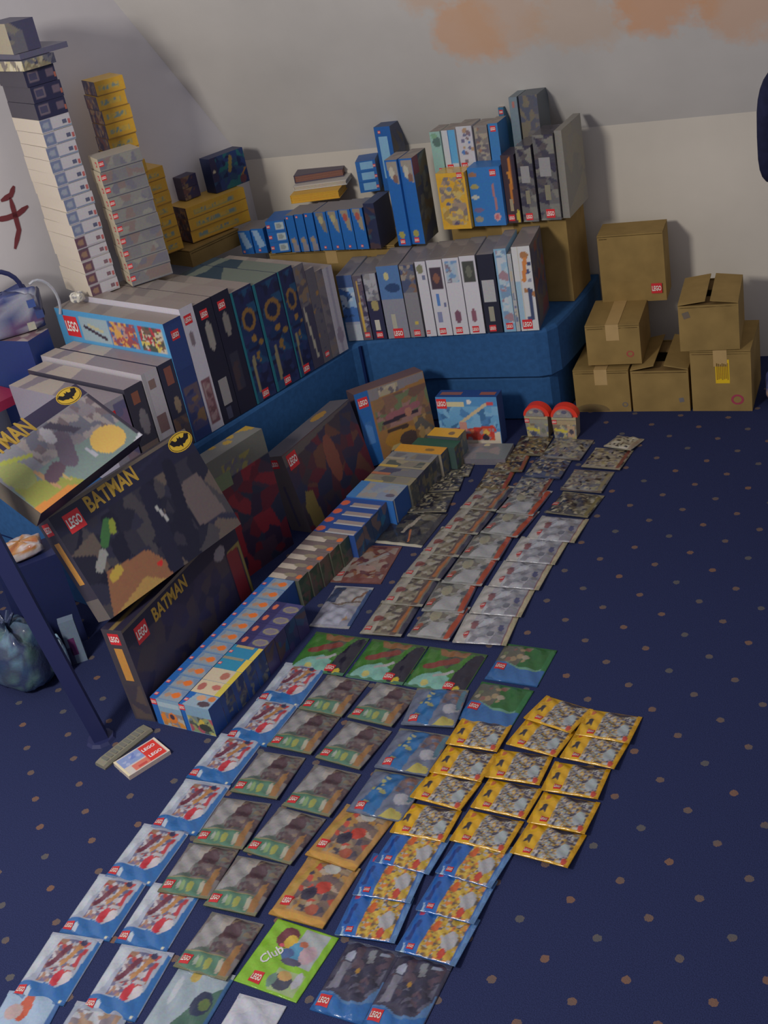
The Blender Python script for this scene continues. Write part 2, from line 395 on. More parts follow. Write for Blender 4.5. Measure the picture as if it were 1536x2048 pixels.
# ---------------------------------------------------------------- the bench: two stacked blue blocks round the corner
def bench():
    z0, z1 = .171, .345
    root = bpy.data.objects.new('corner_bench', None); COL.objects.link(root)
    root.location = (-2.1, 3.6, 0); off = np.array((-2.1, 3.6))
    tag(root, 'blue upholstered corner bench with a rounded end, loaded with toy boxes', 'bench')
    def outline(ins):
        fr = [np.array((-2.36, 2.22)), np.array((-2.262, 2.752)), np.array((-2.118, 3.42))]
        k = [np.array((-2.085, 3.472))]
        fr2 = [np.array((-1.88, 3.537)), np.array((-1.50, 3.577))]
        arc = [np.array((-1.462, 3.595)), np.array((-1.44, 3.64)), np.array((-1.432, 3.74)), np.array((-1.43, 3.9)), np.array((-1.43, 4.0))]
        P = fr+k+fr2+arc
        Q = []
        for i, p in enumerate(P):
            a = P[max(i-1, 0)]; b_ = P[min(i+1, len(P)-1)]; tt = (b_-a)/np.linalg.norm(b_-a); n = np.array((-tt[1], tt[0])); Q.append(p+n*ins)
        back = [BW+BD*np.dot(np.array((-1.43, 4.02))-BW, BD)-BN*.015, CORNER+BD*.02-BN*.015+0*LD, CORNER+LD*1.62-LN*.02]
        return [q-off for q in Q], [q-off for q in back]
    for nm, za, zb, ins in (('base_block', 0, z0-.004, .022), ('seat_block', z0, z1, 0)):
        f, bk = outline(ins); P = f+bk; k = len(P); rnd = .012
        def inset(d):
            g, b2 = outline(ins+d); return g+b2
        A = [(*p, za+rnd*.5) for p in P]; A0 = [(*p, za) for p in inset(rnd*.6)]; B1 = [(*p, zb-rnd) for p in P]; B2 = [(*p, zb-rnd*.3) for p in inset(rnd*.35)]; B3 = [(*p, zb) for p in inset(rnd*1.1)]
        v = A0+A+B1+B2+B3; fs = []
        for L in range(4):
            fs += [(L*k+i, L*k+(i+1) % k, (L+1)*k+(i+1) % k, (L+1)*k+i) for i in range(k)]
        fs += [tuple(range(k))[::-1], tuple(range(4*k, 5*k))]
        mesh_obj(nm, v, fs, M_SOFA, None, root)
    f, bk = outline(.03); P = f+bk; k = len(P)
    v = [(*p, z0-.006) for p in P]+[(*p, z0+.002) for p in P]
    mesh_obj('seam_cord', v, [(i, (i+1) % k, k+(i+1) % k, k+i) for i in range(k)], M_SEAM, None, root)
    # stitched joint at the corner
    q = np.array((-2.1, 3.447))-off; mb = MB(); mb.box((q[0]-.004, q[1]-.006, .01), (q[0]+.006, q[1]+.004, .335), (0.01, .02, .06)); mb.obj('corner_seam', M_SEAM, root)
    return root
bench()

# ---------------------------------------------------------------- packets laid out on the carpet
def bag_design(key, w, L, ops, T=.008, seal='tb', sealc=(150, 150, 150), sealc2=None, logo=None, extra=(), seed=0, mat=None, cell=.0028, sw=.011):
    rg = np.random.RandomState(seed+7); ph = rg.rand(6)*6.28; kx = 8+rg.rand(3)*30; ky = 8+rg.rand(3)*30
    def hf(x, y):
        e = (1-np.abs(2*x/w)**4)*(1-np.abs(2*y/L)**6); e = np.clip(e, 0, 1)
        z = .0022+T*e*(.72+.28*np.sin(kx[0]*x*4+ph[0])*np.sin(ky[0]*y*4+ph[1]))+.0012*np.sin(kx[1]*x*6+ky[1]*y*5+ph[2])*e**.4
        return z
    nx, ny = int(w/cell), int(L/cell); g, f = grid2(nx, ny); x, y = g[:, 0]*w, g[:, 1]*L
    z = hf(x, y); rip = (np.abs(g[:, 0]) > .49) | (np.abs(g[:, 1]) > .49)
    C = paint(ops, g[:, 0]+.5, g[:, 1]+.5, w/L)
    top = np.stack([x, y, z], 1); n = len(top)
    ring_ = [i for i in range(nx+1)]+[(j+1)*(nx+1)+nx for j in range(ny)]+[ny*(nx+1)+nx-1-i for i in range(nx)]+[(ny-1-j)*(nx+1) for j in range(ny-1)]
    low = top[ring_].copy(); low[:, 2] = .0004; r = len(ring_)
    F_ = f+[(ring_[(i+1) % r], ring_[i], n+i, n+(i+1) % r) for i in range(r)]+[tuple(range(n, n+r))[::-1]]
    me = bpy.data.meshes.new(key); me.from_pydata(np.concatenate([top, low]).tolist(), [], F_); set_cols(me, np.concatenate([C, C[ring_]]))
    me.materials.append(mat or M_FOIL); me.polygons.foreach_set('use_smooth', [True]*len(f)+[False]*(len(F_)-len(f))); me.update()
    o = link(key, me)
    if logo:
        u, v, s, rot = logo; decal(o, 'logo', logo_layers(s), ((u-.5)*w, (v-.5)*L, 0), (1, 0, 0), (0, 1, 0), (0, 0, 1), rot, hf)
    for u, v, lay, rot, nm in extra: decal(o, nm, lay, ((u-.5)*w, (v-.5)*L, 0), (1, 0, 0), (0, 1, 0), (0, 0, 1), rot, hf)
    if seal:
        for sgn, c in ((-1, sealc), (1, sealc2 or sealc)):
            mb = MB(); K = 7; ln = w if seal == 'tb' else L
            for q in range(K):                 # pressed ridges of the crimped end
                a0 = q/K*sw; a1 = (q+.62)/K*sw
                e0 = (L if seal == 'tb' else w)/2
                lo, hi = sorted((sgn*(e0-a0), sgn*(e0-a1)))
                if seal == 'tb': mb.box((-ln/2, lo, .001), (ln/2, hi, .0036), pc(c))
                else: mb.box((lo, -ln/2, .001), (hi, ln/2, .0036), pc(c))
            mb.obj('crimped_seal', mat or M_FOIL, o)
    return o
ORD = ['nearest', 'second', 'third', 'fourth', 'fifth', 'sixth', 'seventh', 'eighth', 'ninth', 'tenth', 'eleventh', 'twelfth']
def lay(proto, quads, L, labels, group, cat='bag', tilt=0., z=0.):
    for i, (nl, nr) in enumerate(quads):
        a, b = at(*nl, z), at(*nr, z); e = b-a; yaw = math.atan2(e[1], e[0]); n = np.array((-math.sin(yaw), math.cos(yaw), 0))
        o = proto if not proto.get('used') else dup(proto)
        proto['used'] = 1
        p = (a+b)/2+n*L/2
        o.location = (p[0], p[1], z+L/2*math.sin(tilt)); o.rotation_euler = (-tilt, 0, yaw)
        tag(o, labels[i], cat, group)
def cleanup_used():
    for o in bpy.data.objects:
        if 'used' in o: del o['used']
def med(quads, z=0.): return float(np.median([np.linalg.norm(at(*b, z)-at(*a, z)) for a, b in quads]))
def gaps(quads): return [round(float(np.linalg.norm((at(*quads[i+1][0])+at(*quads[i+1][1])-at(*quads[i][0])-at(*quads[i][1]))/2)), 3) for i in range(len(quads)-1)]

PG = 1.12
PALE, BLUE, GRN = (166, 172, 186), (36, 96, 164), (66, 118, 76)
# 1. white and blue bags with red vehicles, two leftmost columns
city = [((22, 1996), (128, 2014)), ((118, 1866), (221, 1885)), ((208, 1754), (307, 1775)), ((303, 1657), (392, 1673)), ((374, 1557), (458, 1574)), ((447, 1478), (536, 1496)), ((515, 1404), (596, 1416))]
city2 = [((161, 2024), (271, 2046)), ((232, 1887), (331, 1906))]
wc = med(city+city2)
ops_city = [('bg', (150, 158, 178)), ('p', [(0, .95), (.3, 1), (.12, .3), (0, .25)], (172, 180, 192)), ('pic', .26, .26, .84, .92, [(168, 164, 168), (150, 150, 165), (120, 92, 110), (172, 60, 62), (176, 172, 178), (150, 110, 90), (96, 96, 130)], 11, 60),
            ('l', .32, .5, .5, .8, .1, (104, 48, 66)), ('l', .55, .55, .7, .85, .09, (172, 120, 70)), ('l', .78, .55, .82, .8, .07, (176, 56, 66)), ('e', .62, .33, .09, .14, (190, 44, 58)), ('e', .76, .34, .1, .12, (186, 180, 186)),
            ('e', .7, .9, .06, .05, (52, 52, 86)), ('p', [(0, 0), (1, 0), (1, 1), (.93, 1), (.86, .34), (.7, .2), (.45, .26), (0, .24)], BLUE), ('e', .235, .1, .055, .075, (160, 172, 190)), ('e', .9, .04, .03, .03, (190, 190, 170))]
P1 = bag_design('toy_bag', wc, .165, ops_city, .007, 'tb', (36, 96, 164), (160, 168, 184), (.1, .12, .021, 0), seed=1, mat=None)
lab = ['blue-footed toy bag with red vehicles, %s from front, leftmost column' % k for k in ORD]
lay(P1, city, .165, lab, 'white and blue bags with red vehicles')
lay(P1, city2, .165, ['blue-footed toy bag with red vehicles, nearest whole one, second column', 'blue-footed toy bag with red vehicles, second from front, second column'], 'white and blue bags with red vehicles')
Pz = bag_design('toy_bag', wc, .165, [('bg', (146, 170, 198)), ('e', .45, .78, .12, .2, (186, 78, 52)), ('e', .3, .7, .15, .12, (176, 150, 150)), ('r', 0, 0, 1, .22, BLUE), ('r', .93, 0, 1, 1, (60, 100, 160))], .007, 'tb', BLUE, (150, 172, 198), (.12, .12, .021, 0), seed=2)
lay(Pz, [((-62, 2128), (52, 2140))], .165, ['pale blue toy bag with an orange figure, cut off at the lower left corner'], None)
Pz = bag_design('toy_bag', wc, .165, [('bg', (140, 150, 170)), ('pic', .1, .3, .9, .9, [(166, 170, 180), (120, 110, 120), (150, 120, 100)], 5, 30), ('r', 0, 0, 1, .22, BLUE)], .007, 'tb', BLUE, (160, 168, 184), (.12, .12, .021, 0), seed=3)
lay(Pz, [((62, 2150), (178, 2176))], .165, ['blue-footed toy bag cut off by the lower edge, before the second column'], None)
# 2. green and brown bags, second and third columns
green2 = [((313, 1789), (424, 1806)), ((383, 1690), (492, 1706)), ((462, 1589), (555, 1605)), ((536, 1497), (622, 1515)), ((598, 1423), (685, 1440))]
green3 = [((350, 1940), (453, 1968)), ((407, 1817), (514, 1840)), ((492, 1710), (578, 1735)), ((566, 1617), (660, 1640)), ((634, 1522), (718, 1545)), ((695, 1440), (785, 1460))]
wg = med(green2+green3)
ops_green = [('bg', (112, 104, 104)), ('pic', .4, .35, 1, 1, [(86, 66, 70), (96, 82, 84), (76, 60, 66), (112, 96, 80), (90, 92, 90)], 21, 40), ('p', [(0, .3), (.1, 1), (.5, 1), (.42, .62), (.3, .36)], (136, 134, 136)), ('p', [(.3, 1), (.5, 1), (.46, .7), (.34, .74)], (150, 142, 136)),
             ('p', [(.08, .3), (.36, .42), (.46, .36), (.42, .3)], (84, 98, 92)), ('e', .6, .74, .16, .14, (74, 52, 60)), ('p', [(.8, 0), (.95, 0), (.9, .62), (.82, .5)], (142, 98, 54)), ('r', 0, 0, .8, .3, (72, 112, 92)), ('r', 0, .29, .78, .315, (140, 132, 92)),
             ('e', .4, .15, .05, .08, (110, 140, 90)), ('e', .55, .15, .06, .09, (138, 140, 64)), ('e', .76, .16, .05, .11, (150, 146, 128)), ('e', .32, .16, .03, .08, (140, 150, 140))]
P2 = bag_design('toy_bag', wg, .15, ops_green, .009, 'tb', (120, 120, 92), (108, 104, 100), (.14, .15, .024, 0), seed=4)
lay(P2, green2, .15, ['brown-green toy bag with grey mountain, %s of its kind, second column' % k for k in ORD], 'brown and green bags', tilt=.05)
lay(P2, green3, .15, ['brown-green toy bag with grey mountain, %s of its kind, third column' % k for k in ORD], 'brown and green bags', tilt=.05)
Pw = bag_design('toy_bag', wg, .16, [('bg', (140, 156, 168)), ('p', [(.35, 0), (1, .1), (1, .8), (.7, .6)], (62, 96, 84)), ('e', .74, .5, .16, .18, (40, 50, 78)), ('e', .8, .5, .08, .09, (90, 110, 60)), ('e', .4, .86, .1, .1, (170, 146, 70)), ('r', .94, 0, 1, 1, (46, 90, 140)), ('e', .2, .6, .06, .2, (164, 172, 182))], .008, 'tb', (46, 90, 140), (150, 160, 166), None, seed=5)
lay(Pw, [((284, 2062), (386, 2090))], .16, ['white bag with a dark green round picture, nearest in the third column'], None)
# 3. fourth column: blue bags with yellow lettering, orange bags, the lime one, a plain white corner
blue4 = [((696, 1630), (800, 1652)), ((748, 1541), (858, 1560)), ((803, 1456), (910, 1462))]
ops_b4 = [('bg', (96, 104, 128)), ('p', [(.12, .1), (.5, .0), (.62, .95), (.34, .95)], (34, 96, 156)), ('dots', .2, .2, .42, .95, [(150, 150, 90), (160, 160, 120)], 3, 8, .05), ('pic', .62, .55, .98, .95, [(96, 80, 86), (110, 104, 118), (80, 90, 120), (124, 84, 70)], 8, 20), ('e', .82, .42, .15, .12, (150, 150, 160)), ('p', [(.55, .0), (.98, .02), (.95, .16), (.76, .2)], (162, 150, 70)), ('e', .93, .7, .05, .3, (70, 110, 130))]
P3 = bag_design('toy_bag', med(blue4), .15, ops_b4, .011, 'tb', (92, 104, 130), (110, 108, 92), (.2, .14, .023, 0), seed=6)
lay(P3, blue4, .15, ['blue toy bag with a yellow splash, %s of three in the fourth column' % k for k in ('nearest', 'middle', 'farthest')], 'blue bags with a yellow splash', tilt=.06)
or4 = [((540, 1833), (645, 1862)), ((610, 1714), (712, 1748))]
ops_or = [('bg', (168, 122, 62)), ('pic', .22, .12, .9, 1, [(140, 118, 90), (96, 78, 80), (160, 140, 120), (172, 60, 46), (66, 60, 76), (160, 116, 56), (110, 90, 80)], 31, 46), ('p', [(0, .3), (.24, 1), (.32, 1), (.14, .2)], (166, 130, 56)), ('e', .56, .88, .14, .09, (166, 164, 160)), ('e', .62, .55, .13, .11, (178, 52, 40)), ('e', .45, .42, .13, .12, (50, 46, 66)), ('e', .66, .2, .12, .08, (150, 72, 52)), ('r', 0, 0, 1, .09, (184, 134, 54))]
P4 = bag_design('toy_bag', med(or4), .17, ops_or, .009, 'tb', (184, 134, 54), (150, 120, 70), (.17, .24, .024, 0), seed=7)
lay(P4, or4, .17, ['orange toy bag with dark and red vehicle, just behind the lime green bag', 'orange toy bag with dark and red vehicle, second behind the lime green bag'], 'orange bags with vehicles', tilt=.03)
ops_lime = [('bg', (118, 172, 34)), ('r', .5, .03, .92, .34, (140, 160, 112)), ('r', .52, .42, .9, .96, (150, 156, 160)), ('e', .34, .77, .16, .16, (104, 48, 58)), ('e', .42, .72, .1, .1, (188, 152, 46)), ('e', .6, .6, .17, .15, (66, 132, 172)), ('e', .47, .56, .1, .08, (62, 88, 140)), ('e', .76, .62, .12, .14, (168, 140, 150)), ('e', .62, .74, .06, .05, (176, 96, 70)), ('e', .6, .46, .16, .05, (72, 70, 96)),
            ('r', .94, 0, 1, 1, (118, 172, 34)), ('r', 0, .96, 1, 1, (118, 172, 34)), ('e', .64, .18, .15, .12, (64, 66, 84)), ('e', .64, .26, .1, .07, (176, 140, 80)), ('e', .5, .16, .06, .1, (92, 122, 110)), ('e', .84, .25, .06, .12, (160, 160, 170)), ('e', .33, .64, .035, .03, (196, 70, 90))]
lime = [((468, 1962), (593, 2007))]
P5 = bag_design('toy_bag', med(lime), .163, ops_lime, .005, None, logo=(.28, .13, .026, 0), extra=[(.27, .48, text_layers('Club', .05, (190, 190, 190), 1.1), 1.0, 'lettering')], seed=8, cell=.0022)
lay(P5, lime, .163, ['lime green toy bag with a cartoon child and white lettering'], None)
Pw2 = bag_design('toy_bag', .105, .12, [('bg', (176, 178, 190)), ('e', .5, .5, .3, .25, (164, 168, 184)), ('e', .62, .4, .16, .14, (150, 160, 190))], .006, 'tb', (180, 180, 190), None, None, seed=9)
lay(Pw2, [((418, 2094), (510, 2122))], .12, ['plain white packet cut off by the lower edge, in front of the lime green bag'], None)
# 4. yellow bags: three columns on the right, shingled
yA = [((784, 1673), (888, 1692)), ((822, 1602), (922, 1629)), ((860, 1552), (964, 1572)), ((890, 1495), (998, 1512))]
yB = [((898, 1688), (1014, 1716)), ((941, 1622), (1053, 1647)), ((973, 1562), (1078, 1578)), ((1014, 1496), (1113, 1522)), ((1051, 1445), (1140, 1474))]
yC = [((1015, 1712), (1143, 1746)), ((1053, 1652), (1173, 1677)), ((1081, 1588), (1199, 1607)), ((1121, 1523), (1229, 1546)), ((1152, 1477), (1258, 1495))]
ops_y = [('bg', (206, 152, 14)), ('pic', .34, .05, .92, .97, [(132, 128, 132), (92, 88, 104), (150, 150, 156), (176, 140, 60), (70, 66, 84), (140, 150, 150), (150, 122, 72), (176, 170, 160), (60, 56, 70), (190, 150, 60), (110, 106, 120)], 41, 230), ('e', .8, .35, .1, .2, (150, 160, 164)), ('r', .92, 0, 1, 1, (206, 150, 14)), ('r', 0, 0, .3, 1, (208, 156, 14)),
         ('p', [(.1, .36), (.16, .42), (.2, .36), (.21, .56), (.17, .62), (.12, .58)], (44, 40, 52)), ('e', .14, .84, .05, .07, (186, 96, 50)), ('r', .29, .05, .31, .95, (170, 96, 50)), ('e', .9, .1, .05, .08, (180, 60, 46)), ('e', .62, .9, .2, .07, (60, 56, 70))]
P6 = bag_design('toy_bag', med(yA+yB+yC), .105, ops_y, .007, 'lr', (206, 152, 14), None, (.26, .14, .016, 0), seed=10, sw=.01)
for q, nm in ((yA, 'left'), (yB, 'middle'), (yC, 'right')):
    lay(P6, q, .105, ['yellow foil bag with black emblem, %s from front, %s yellow column' % (k, nm) for k in ORD], 'yellow foil bags', tilt=.10)
# 5. blue bags crowded with yellow figures
bD = [((677, 1878), (786, 1894)), ((706, 1797), (824, 1815)), ((752, 1732), (858, 1757))]
bE = [((793, 1909), (911, 1941)), ((830, 1827), (953, 1858)), ((868, 1752), (988, 1786))]
ops_by = [('bg', (34, 92, 168)), ('pic', .34, .02, .9, .98, [(190, 150, 40), (194, 160, 60), (140, 104, 50), (160, 160, 160), (196, 110, 40), (90, 80, 80), (170, 130, 50)], 51, 120), ('dots', .34, .1, .86, .95, [(190, 158, 40), (186, 150, 50)], 5, 12, .055), ('e', .74, .4, .12, .2, (160, 160, 166)), ('e', .42, .62, .06, .12, (190, 84, 40)), ('e', .72, .12, .06, .09, (176, 56, 40)),
          ('r', 0, 0, .27, 1, (28, 88, 172)), ('l', .3, .1, .3, .95, .018, (120, 70, 110)), ('e', .1, .86, .06, .08, (170, 52, 84)), ('l', .1, .25, .13, .65, .07, (18, 52, 128)), ('r', .92, 0, 1, 1, (86, 130, 186)), ('p', [(0, 0), (.14, 0), (.1, .16), (0, .16)], (128, 160, 190))]
P7 = bag_design('toy_bag', med(bD+bE), .125, ops_by, .008, 'lr', (40, 96, 172), (96, 138, 190), (.21, .12, .014, 0), seed=11)
lay(P7, bD, .125, ['blue foil bag crowded with yellow figures, %s of three, left column' % k for k in ('nearest', 'middle', 'farthest')], 'blue bags with yellow figures', tilt=.08)
lay(P7, bE, .125, ['blue foil bag crowded with yellow figures, %s of three, right column' % k for k in ('nearest', 'middle', 'farthest')], 'blue bags with yellow figures', tilt=.08)
# 6. two black bags with blue foot
bF = [((621, 2021), (724, 2052)), ((722, 2050), (834, 2084))]
ops_f = [('bg', (54, 52, 74)), ('pic', .05, .3, .95, .95, [(60, 58, 80), (44, 42, 62), (84, 84, 104), (50, 48, 70), (76, 60, 74)], 61, 36), ('e', .2, .78, .09, .08, (140, 146, 166)), ('p', [(.1, .3), (.3, .34), (.26, .7), (.14, .68)], (110, 110, 126)), ('p', [(.55, .72), (.66, .74), (.6, .95), (.48, .9)], (112, 116, 124)), ('e', .48, .6, .04, .035, (150, 110, 40)), ('e', .78, .9, .1, .03, (130, 140, 160)),
         ('p', [(0, .26), (.25, .27), (.5, .2), (.8, .24), (.97, .5), (1, .9), (1, 0), (0, 0)], (70, 110, 160)), ('p', [(0, .24), (.25, .25), (.5, .17), (.8, .2), (1, .3), (1, 0), (0, 0)], (34, 94, 164))]
P8 = bag_design('toy_bag', med(bF), .17, ops_f, .01, 'tb', (34, 94, 164), (70, 76, 100), (.17, .14, .026, 0), seed=12)
lay(P8, bF, .17, ['black toy bag with a blue foot, left of the pair at the lower edge', 'black toy bag with a blue foot, right of the pair at the lower edge'], 'black bags with blue foot')
# 7. green swoosh bags and green racing boxes behind them
sw5 = [((917, 1441), (1016, 1461)), ((966, 1359), (1078, 1376))]
ops_sw = [('bg', (34, 96, 44)), ('p', [(0, .1), (0, 1), (.34, 1), (.5, .7), (.42, .35), (.3, .2)], (84, 84, 74)), ('dots', .1, .3, .55, .95, [(140, 120, 90), (120, 80, 70), (100, 110, 80), (150, 140, 120)], 9, 16, .05), ('p', [(0, 0), (1, 0), (1, .46), (.8, .33), (.5, .34), (.2, .5), (0, .5)], (40, 92, 154)), ('p', [(.2, .5), (.5, .34), (.8, .33), (1, .46), (1, .5), (.8, .38), (.5, .39)], (90, 140, 120)), ('r', .9, .4, 1, 1, (40, 110, 60))]
P9 = bag_design('toy_bag', med(sw5), .15, ops_sw, .008, 'tb', (40, 92, 154), (30, 92, 44), (.16, .36, .026, 0), seed=13)
lay(P9, sw5, .15, ['green bag with a blue wave along its foot, nearer of two', 'green bag with a blue wave along its foot, farther of two'], 'green bags with a blue wave')
race = [((574, 1337), (688, 1354)), ((690, 1354), (806, 1372)), ((808, 1372), (925, 1391))]
ops_r = [('bg', (58, 112, 40)), ('p', [(.5, 1), (.8, 1), (.52, .5), (.36, .62)], (70, 70, 60)), ('p', [(.2, 1), (.75, 1), (.72, .82), (.3, .8)], (136, 92, 56)), ('l', .18, .5, .58, .72, .13, (120, 50, 44)), ('p', [(.04, 0), (.66, 0), (.66, .3), (.44, .42), (.12, .26)], (110, 164, 152)), ('e', .3, .12, .06, .07, (176, 166, 90)), ('l', .4, .3, .64, .44, .06, (150, 150, 150)), ('p', [(.7, 0), (1, 0), (1, 1), (.84, 1), (.68, .4)], (28, 26, 46)), ('e', .84, .06, .06, .1, (186, 162, 30)),
         ('r', 0, 0, .05, 1, (44, 104, 44))]
P10 = bag_design('toy_bag', med(race)*.98, .165, ops_r, .006, 'tb', (70, 120, 90), (60, 90, 50), (.71, .13, .026, 0), extra=[(.86, .4, text_layers('RACE', .04, (170, 170, 170), 1.3), 1.35, 'lettering')] if 0 else (), seed=14)
lay(P10, race, .165, ['green and black racing packet, leftmost of three', 'green and black racing packet, middle of three', 'green and black racing packet, rightmost of three'], 'green and black racing packets')
# 8. white bags with grey pictures (right column of the upper field)
wW = [((909, 1290), (1010, 1296)), ((940, 1231), (1042, 1239)), ((979, 1177), (1077, 1185)), ((1014, 1126), (1109, 1134)), ((1056, 1082), (1147, 1090))]
ops_w = [('bg', (150, 150, 158)), ('pic', .24, .03, .9, .97, [(136, 138, 146), (120, 120, 130), (158, 158, 166), (146, 144, 150), (128, 130, 140)], 71, 26), ('r', 0, 0, .22, 1, (168, 164, 160)), ('e', .27, .58, .06, .16, (124, 78, 84)), ('e', .2, .25, .05, .12, (150, 90, 90)), ('l', .56, .85, .4, .55, .12, (164, 166, 176)), ('e', .78, .5, .05, .1, (66, 70, 110)), ('e', .64, .3, .07, .08, (96, 98, 110)), ('r', .9, 0, .92, 1, (116, 70, 84)), ('r', .92, 0, 1, 1, (172, 160, 128))]
P11 = bag_design('toy_bag', med(wW)*1.03, .14, ops_w, .008, 'lr', (172, 168, 162), (174, 162, 130), (.2, .24, .014, 0), seed=15)
lay(P11, wW, .14, ['white foil bag with grey picture, %s from front in its column' % k for k in ORD], 'white foil bags', tilt=.05)
# 9. grey bags with an orange right edge
wV = [((822, 1279), (892, 1287)), ((847, 1228), (925, 1232)), ((884, 1171), (964, 1178)), ((923, 1121), (996, 1126)), ((955, 1070), (1042, 1082)), ((992, 1030), (1068, 1038))]
ops_v = [('bg', (112, 112, 110)), ('pic', .06, .1, .84, .98, [(92, 92, 92), (124, 124, 118), (84, 86, 88), (136, 134, 124), (104, 98, 88), (150, 148, 146)], 81, 26), ('p', [(.2, .05), (.78, .05), (.8, .4), (.4, .45)], (150, 150, 152)), ('e', .14, .3, .07, .1, (150, 82, 60)), ('e', .36, .62, .12, .16, (140, 134, 110)), ('r', .84, 0, 1, 1, (58, 58, 84)), ('p', [(.86, 0), (.96, 0), (.96, 1), (.86, 1)], (166, 62, 36))]
P12 = bag_design('toy_bag', med(wV)*1.04, .165, ops_v, .008, 'tb', (150, 150, 146), None, (.12, .2, .016, 0), seed=16)
lay(P12, wV, .165, ['grey foil bag with red-orange right edge, %s from front in its column' % k for k in ORD], 'grey foil bags with orange edge', tilt=.05)
# 10. olive bags with white left border
wU = [((718, 1273), (806, 1280)), ((763, 1213), (848, 1220)), ((804, 1160), (880, 1168)), ((845, 1114), (915, 1120)), ((888, 1069), (950, 1075)), ((925, 1022), (988, 1028))]
ops_u = [('bg', (108, 100, 84)), ('pic', .2, .05, .8, .97, [(126, 116, 96), (92, 80, 72), (140, 132, 112), (100, 96, 78), (80, 72, 70), (150, 144, 130)], 91, 26), ('p', [(0, 0), (.3, 0), (.34, 1), (.1, 1), (0, .6)], (150, 144, 132)), ('e', .24, .42, .12, .1, (130, 72, 66)), ('r', .7, 0, .86, 1, (86, 66, 60)), ('l', .8, .1, .82, .95, .08, (160, 92, 44)), ('r', .9, 0, 1, 1, (52, 52, 74))]
P13 = bag_design('toy_bag', med(wU)*1.04, .168, ops_u, .008, 'tb', (150, 146, 132), None, (.14, .14, .018, 0), seed=17)
lay(P13, wU, .168, ['olive foil bag with pale left edge, %s from front in its column' % k for k in ORD], 'olive foil bags with orange stripe', tilt=.05)
# 11. large packets along the small boxes
t1 = [((732, 1084), (843, 1096))]
PT = bag_design('toy_packet', med(t1), .2, [('bg', (44, 42, 50)), ('pic', .2, .05, .9, .95, [(38, 36, 46), (56, 54, 56), (80, 76, 66), (48, 50, 54)], 12, 30), ('r', 0, 0, .17, 1, (140, 130, 122)), ('l', .08, .1, .09, .6, .06, (160, 84, 84)), ('l', .5, .35, .62, .85, .07, (150, 140, 124)), ('l', .62, .4, .72, .1, .03, (176, 100, 50)), ('r', 0, 0, 1, .05, (176, 170, 150)), ('e', .75, .8, .14, .08, (110, 104, 86))], .006, None, logo=(.09, .22, .02, 0), seed=18)
lay(PT, t1, .2, ['black packet in a white frame, beside the small blue boxes'], None, 'packet')
t2 = [((661, 1165), (762, 1169))]
PT = bag_design('toy_packet', med(t2), .2, [('bg', (112, 62, 58)), ('pic', .2, .1, .95, .95, [(110, 60, 52), (130, 84, 60), (92, 48, 54), (140, 120, 108), (120, 76, 70)], 14, 40), ('r', 0, 0, .2, 1, (146, 136, 128)), ('l', .4, .4, .8, .75, .1, (146, 138, 134)), ('e', .55, .35, .2, .08, (150, 120, 110))], .007, 'tb', (120, 76, 70), None, (.12, .2, .02, 0), seed=19)
lay(PT, t2, .2, ['dark red packet with a pale left edge, beside the small brown boxes'], None, 'packet')
t3 = [((621, 1254), (696, 1259))]
PT = bag_design('toy_packet', med(t3)*1.06, .2, [('bg', (130, 130, 146)), ('p', [(.2, .5), (1, .5), (1, 1), (.3, 1)], (144, 140, 142)), ('p', [(0, .6), (.25, .55), (.35, .95), (.1, 1)], (48, 60, 92)), ('l', .3, .5, .95, .62, .06, (100, 84, 76)), ('l', .7, .62, .95, .9, .07, (116, 82, 62)), ('e', .7, .2, .12, .07, (160, 124, 90)), ('p', [(.1, .05), (.7, .05), (.8, .4), (.3, .45)], (150, 152, 170)), ('r', .93, 0, 1, 1, (40, 70, 120))], .01, 'tb', (160, 158, 160), None, None, seed=20)
lay(PT, t3, .2, ['crumpled white and grey packet, behind the leftmost racing packet'], None, 'packet')
# 12. the far end of the field
def far(nl, nr, L, pal, seed, label, edge=None, logo=None, T=.008, tilt=.045, name='toy_bag', cat='bag'):
    ops = [('bg', pal[0]), ('pic', .02, .05, .98, .97, pal+[(30, 28, 40), (160, 150, 124)], seed, 90)]
    if edge: ops.append(('r', .88, 0, .97, 1, edge))
    p = bag_design(name, med([(nl, nr)]), L, ops, T, 'tb', pal[-1], None, logo, seed=seed, cell=.0035)
    lay(p, [(nl, nr)], L, [label], None, cat, tilt=tilt)
DK = [(56, 54, 58), (84, 80, 66), (110, 104, 88), (70, 64, 60), (46, 48, 66), (128, 120, 96)]
OL = [(96, 82, 50), (120, 96, 50), (70, 58, 46), (140, 112, 56), (86, 54, 44), (112, 104, 84)]
GY = [(120, 118, 116), (100, 100, 106), (136, 132, 120), (84, 90, 110), (146, 140, 110), (110, 96, 90)]
far((800, 1030), (893, 1028), .13, DK, 31, 'dark grey foil bag behind the black packet in the white frame', None, (.12, .3, .018, 0))
far((836, 988), (918, 985), .11, DK, 32, 'dark olive foil bag, third row from the far end, beside the small boxes')
far((862, 958), (938, 956), .095, DK, 33, 'dark patterned foil bag just in front of the flat grey box', None)
far((951, 985), (1010, 986), .15, OL, 34, 'orange-brown foil bag in front of the far dark ones', (150, 60, 40))
far((985, 948), (1045, 948), .15, OL, 35, 'mustard foil bag, second from the far end of its column', (140, 70, 40))
far((1020, 915), (1085, 916), .15, OL, 36, 'mustard and black foil bag at the far end, before the two red-topped packs')
far((1016, 998), (1082, 1002), .14, GY, 37, 'grey foil bag beyond the orange-edged ones', (120, 60, 50))
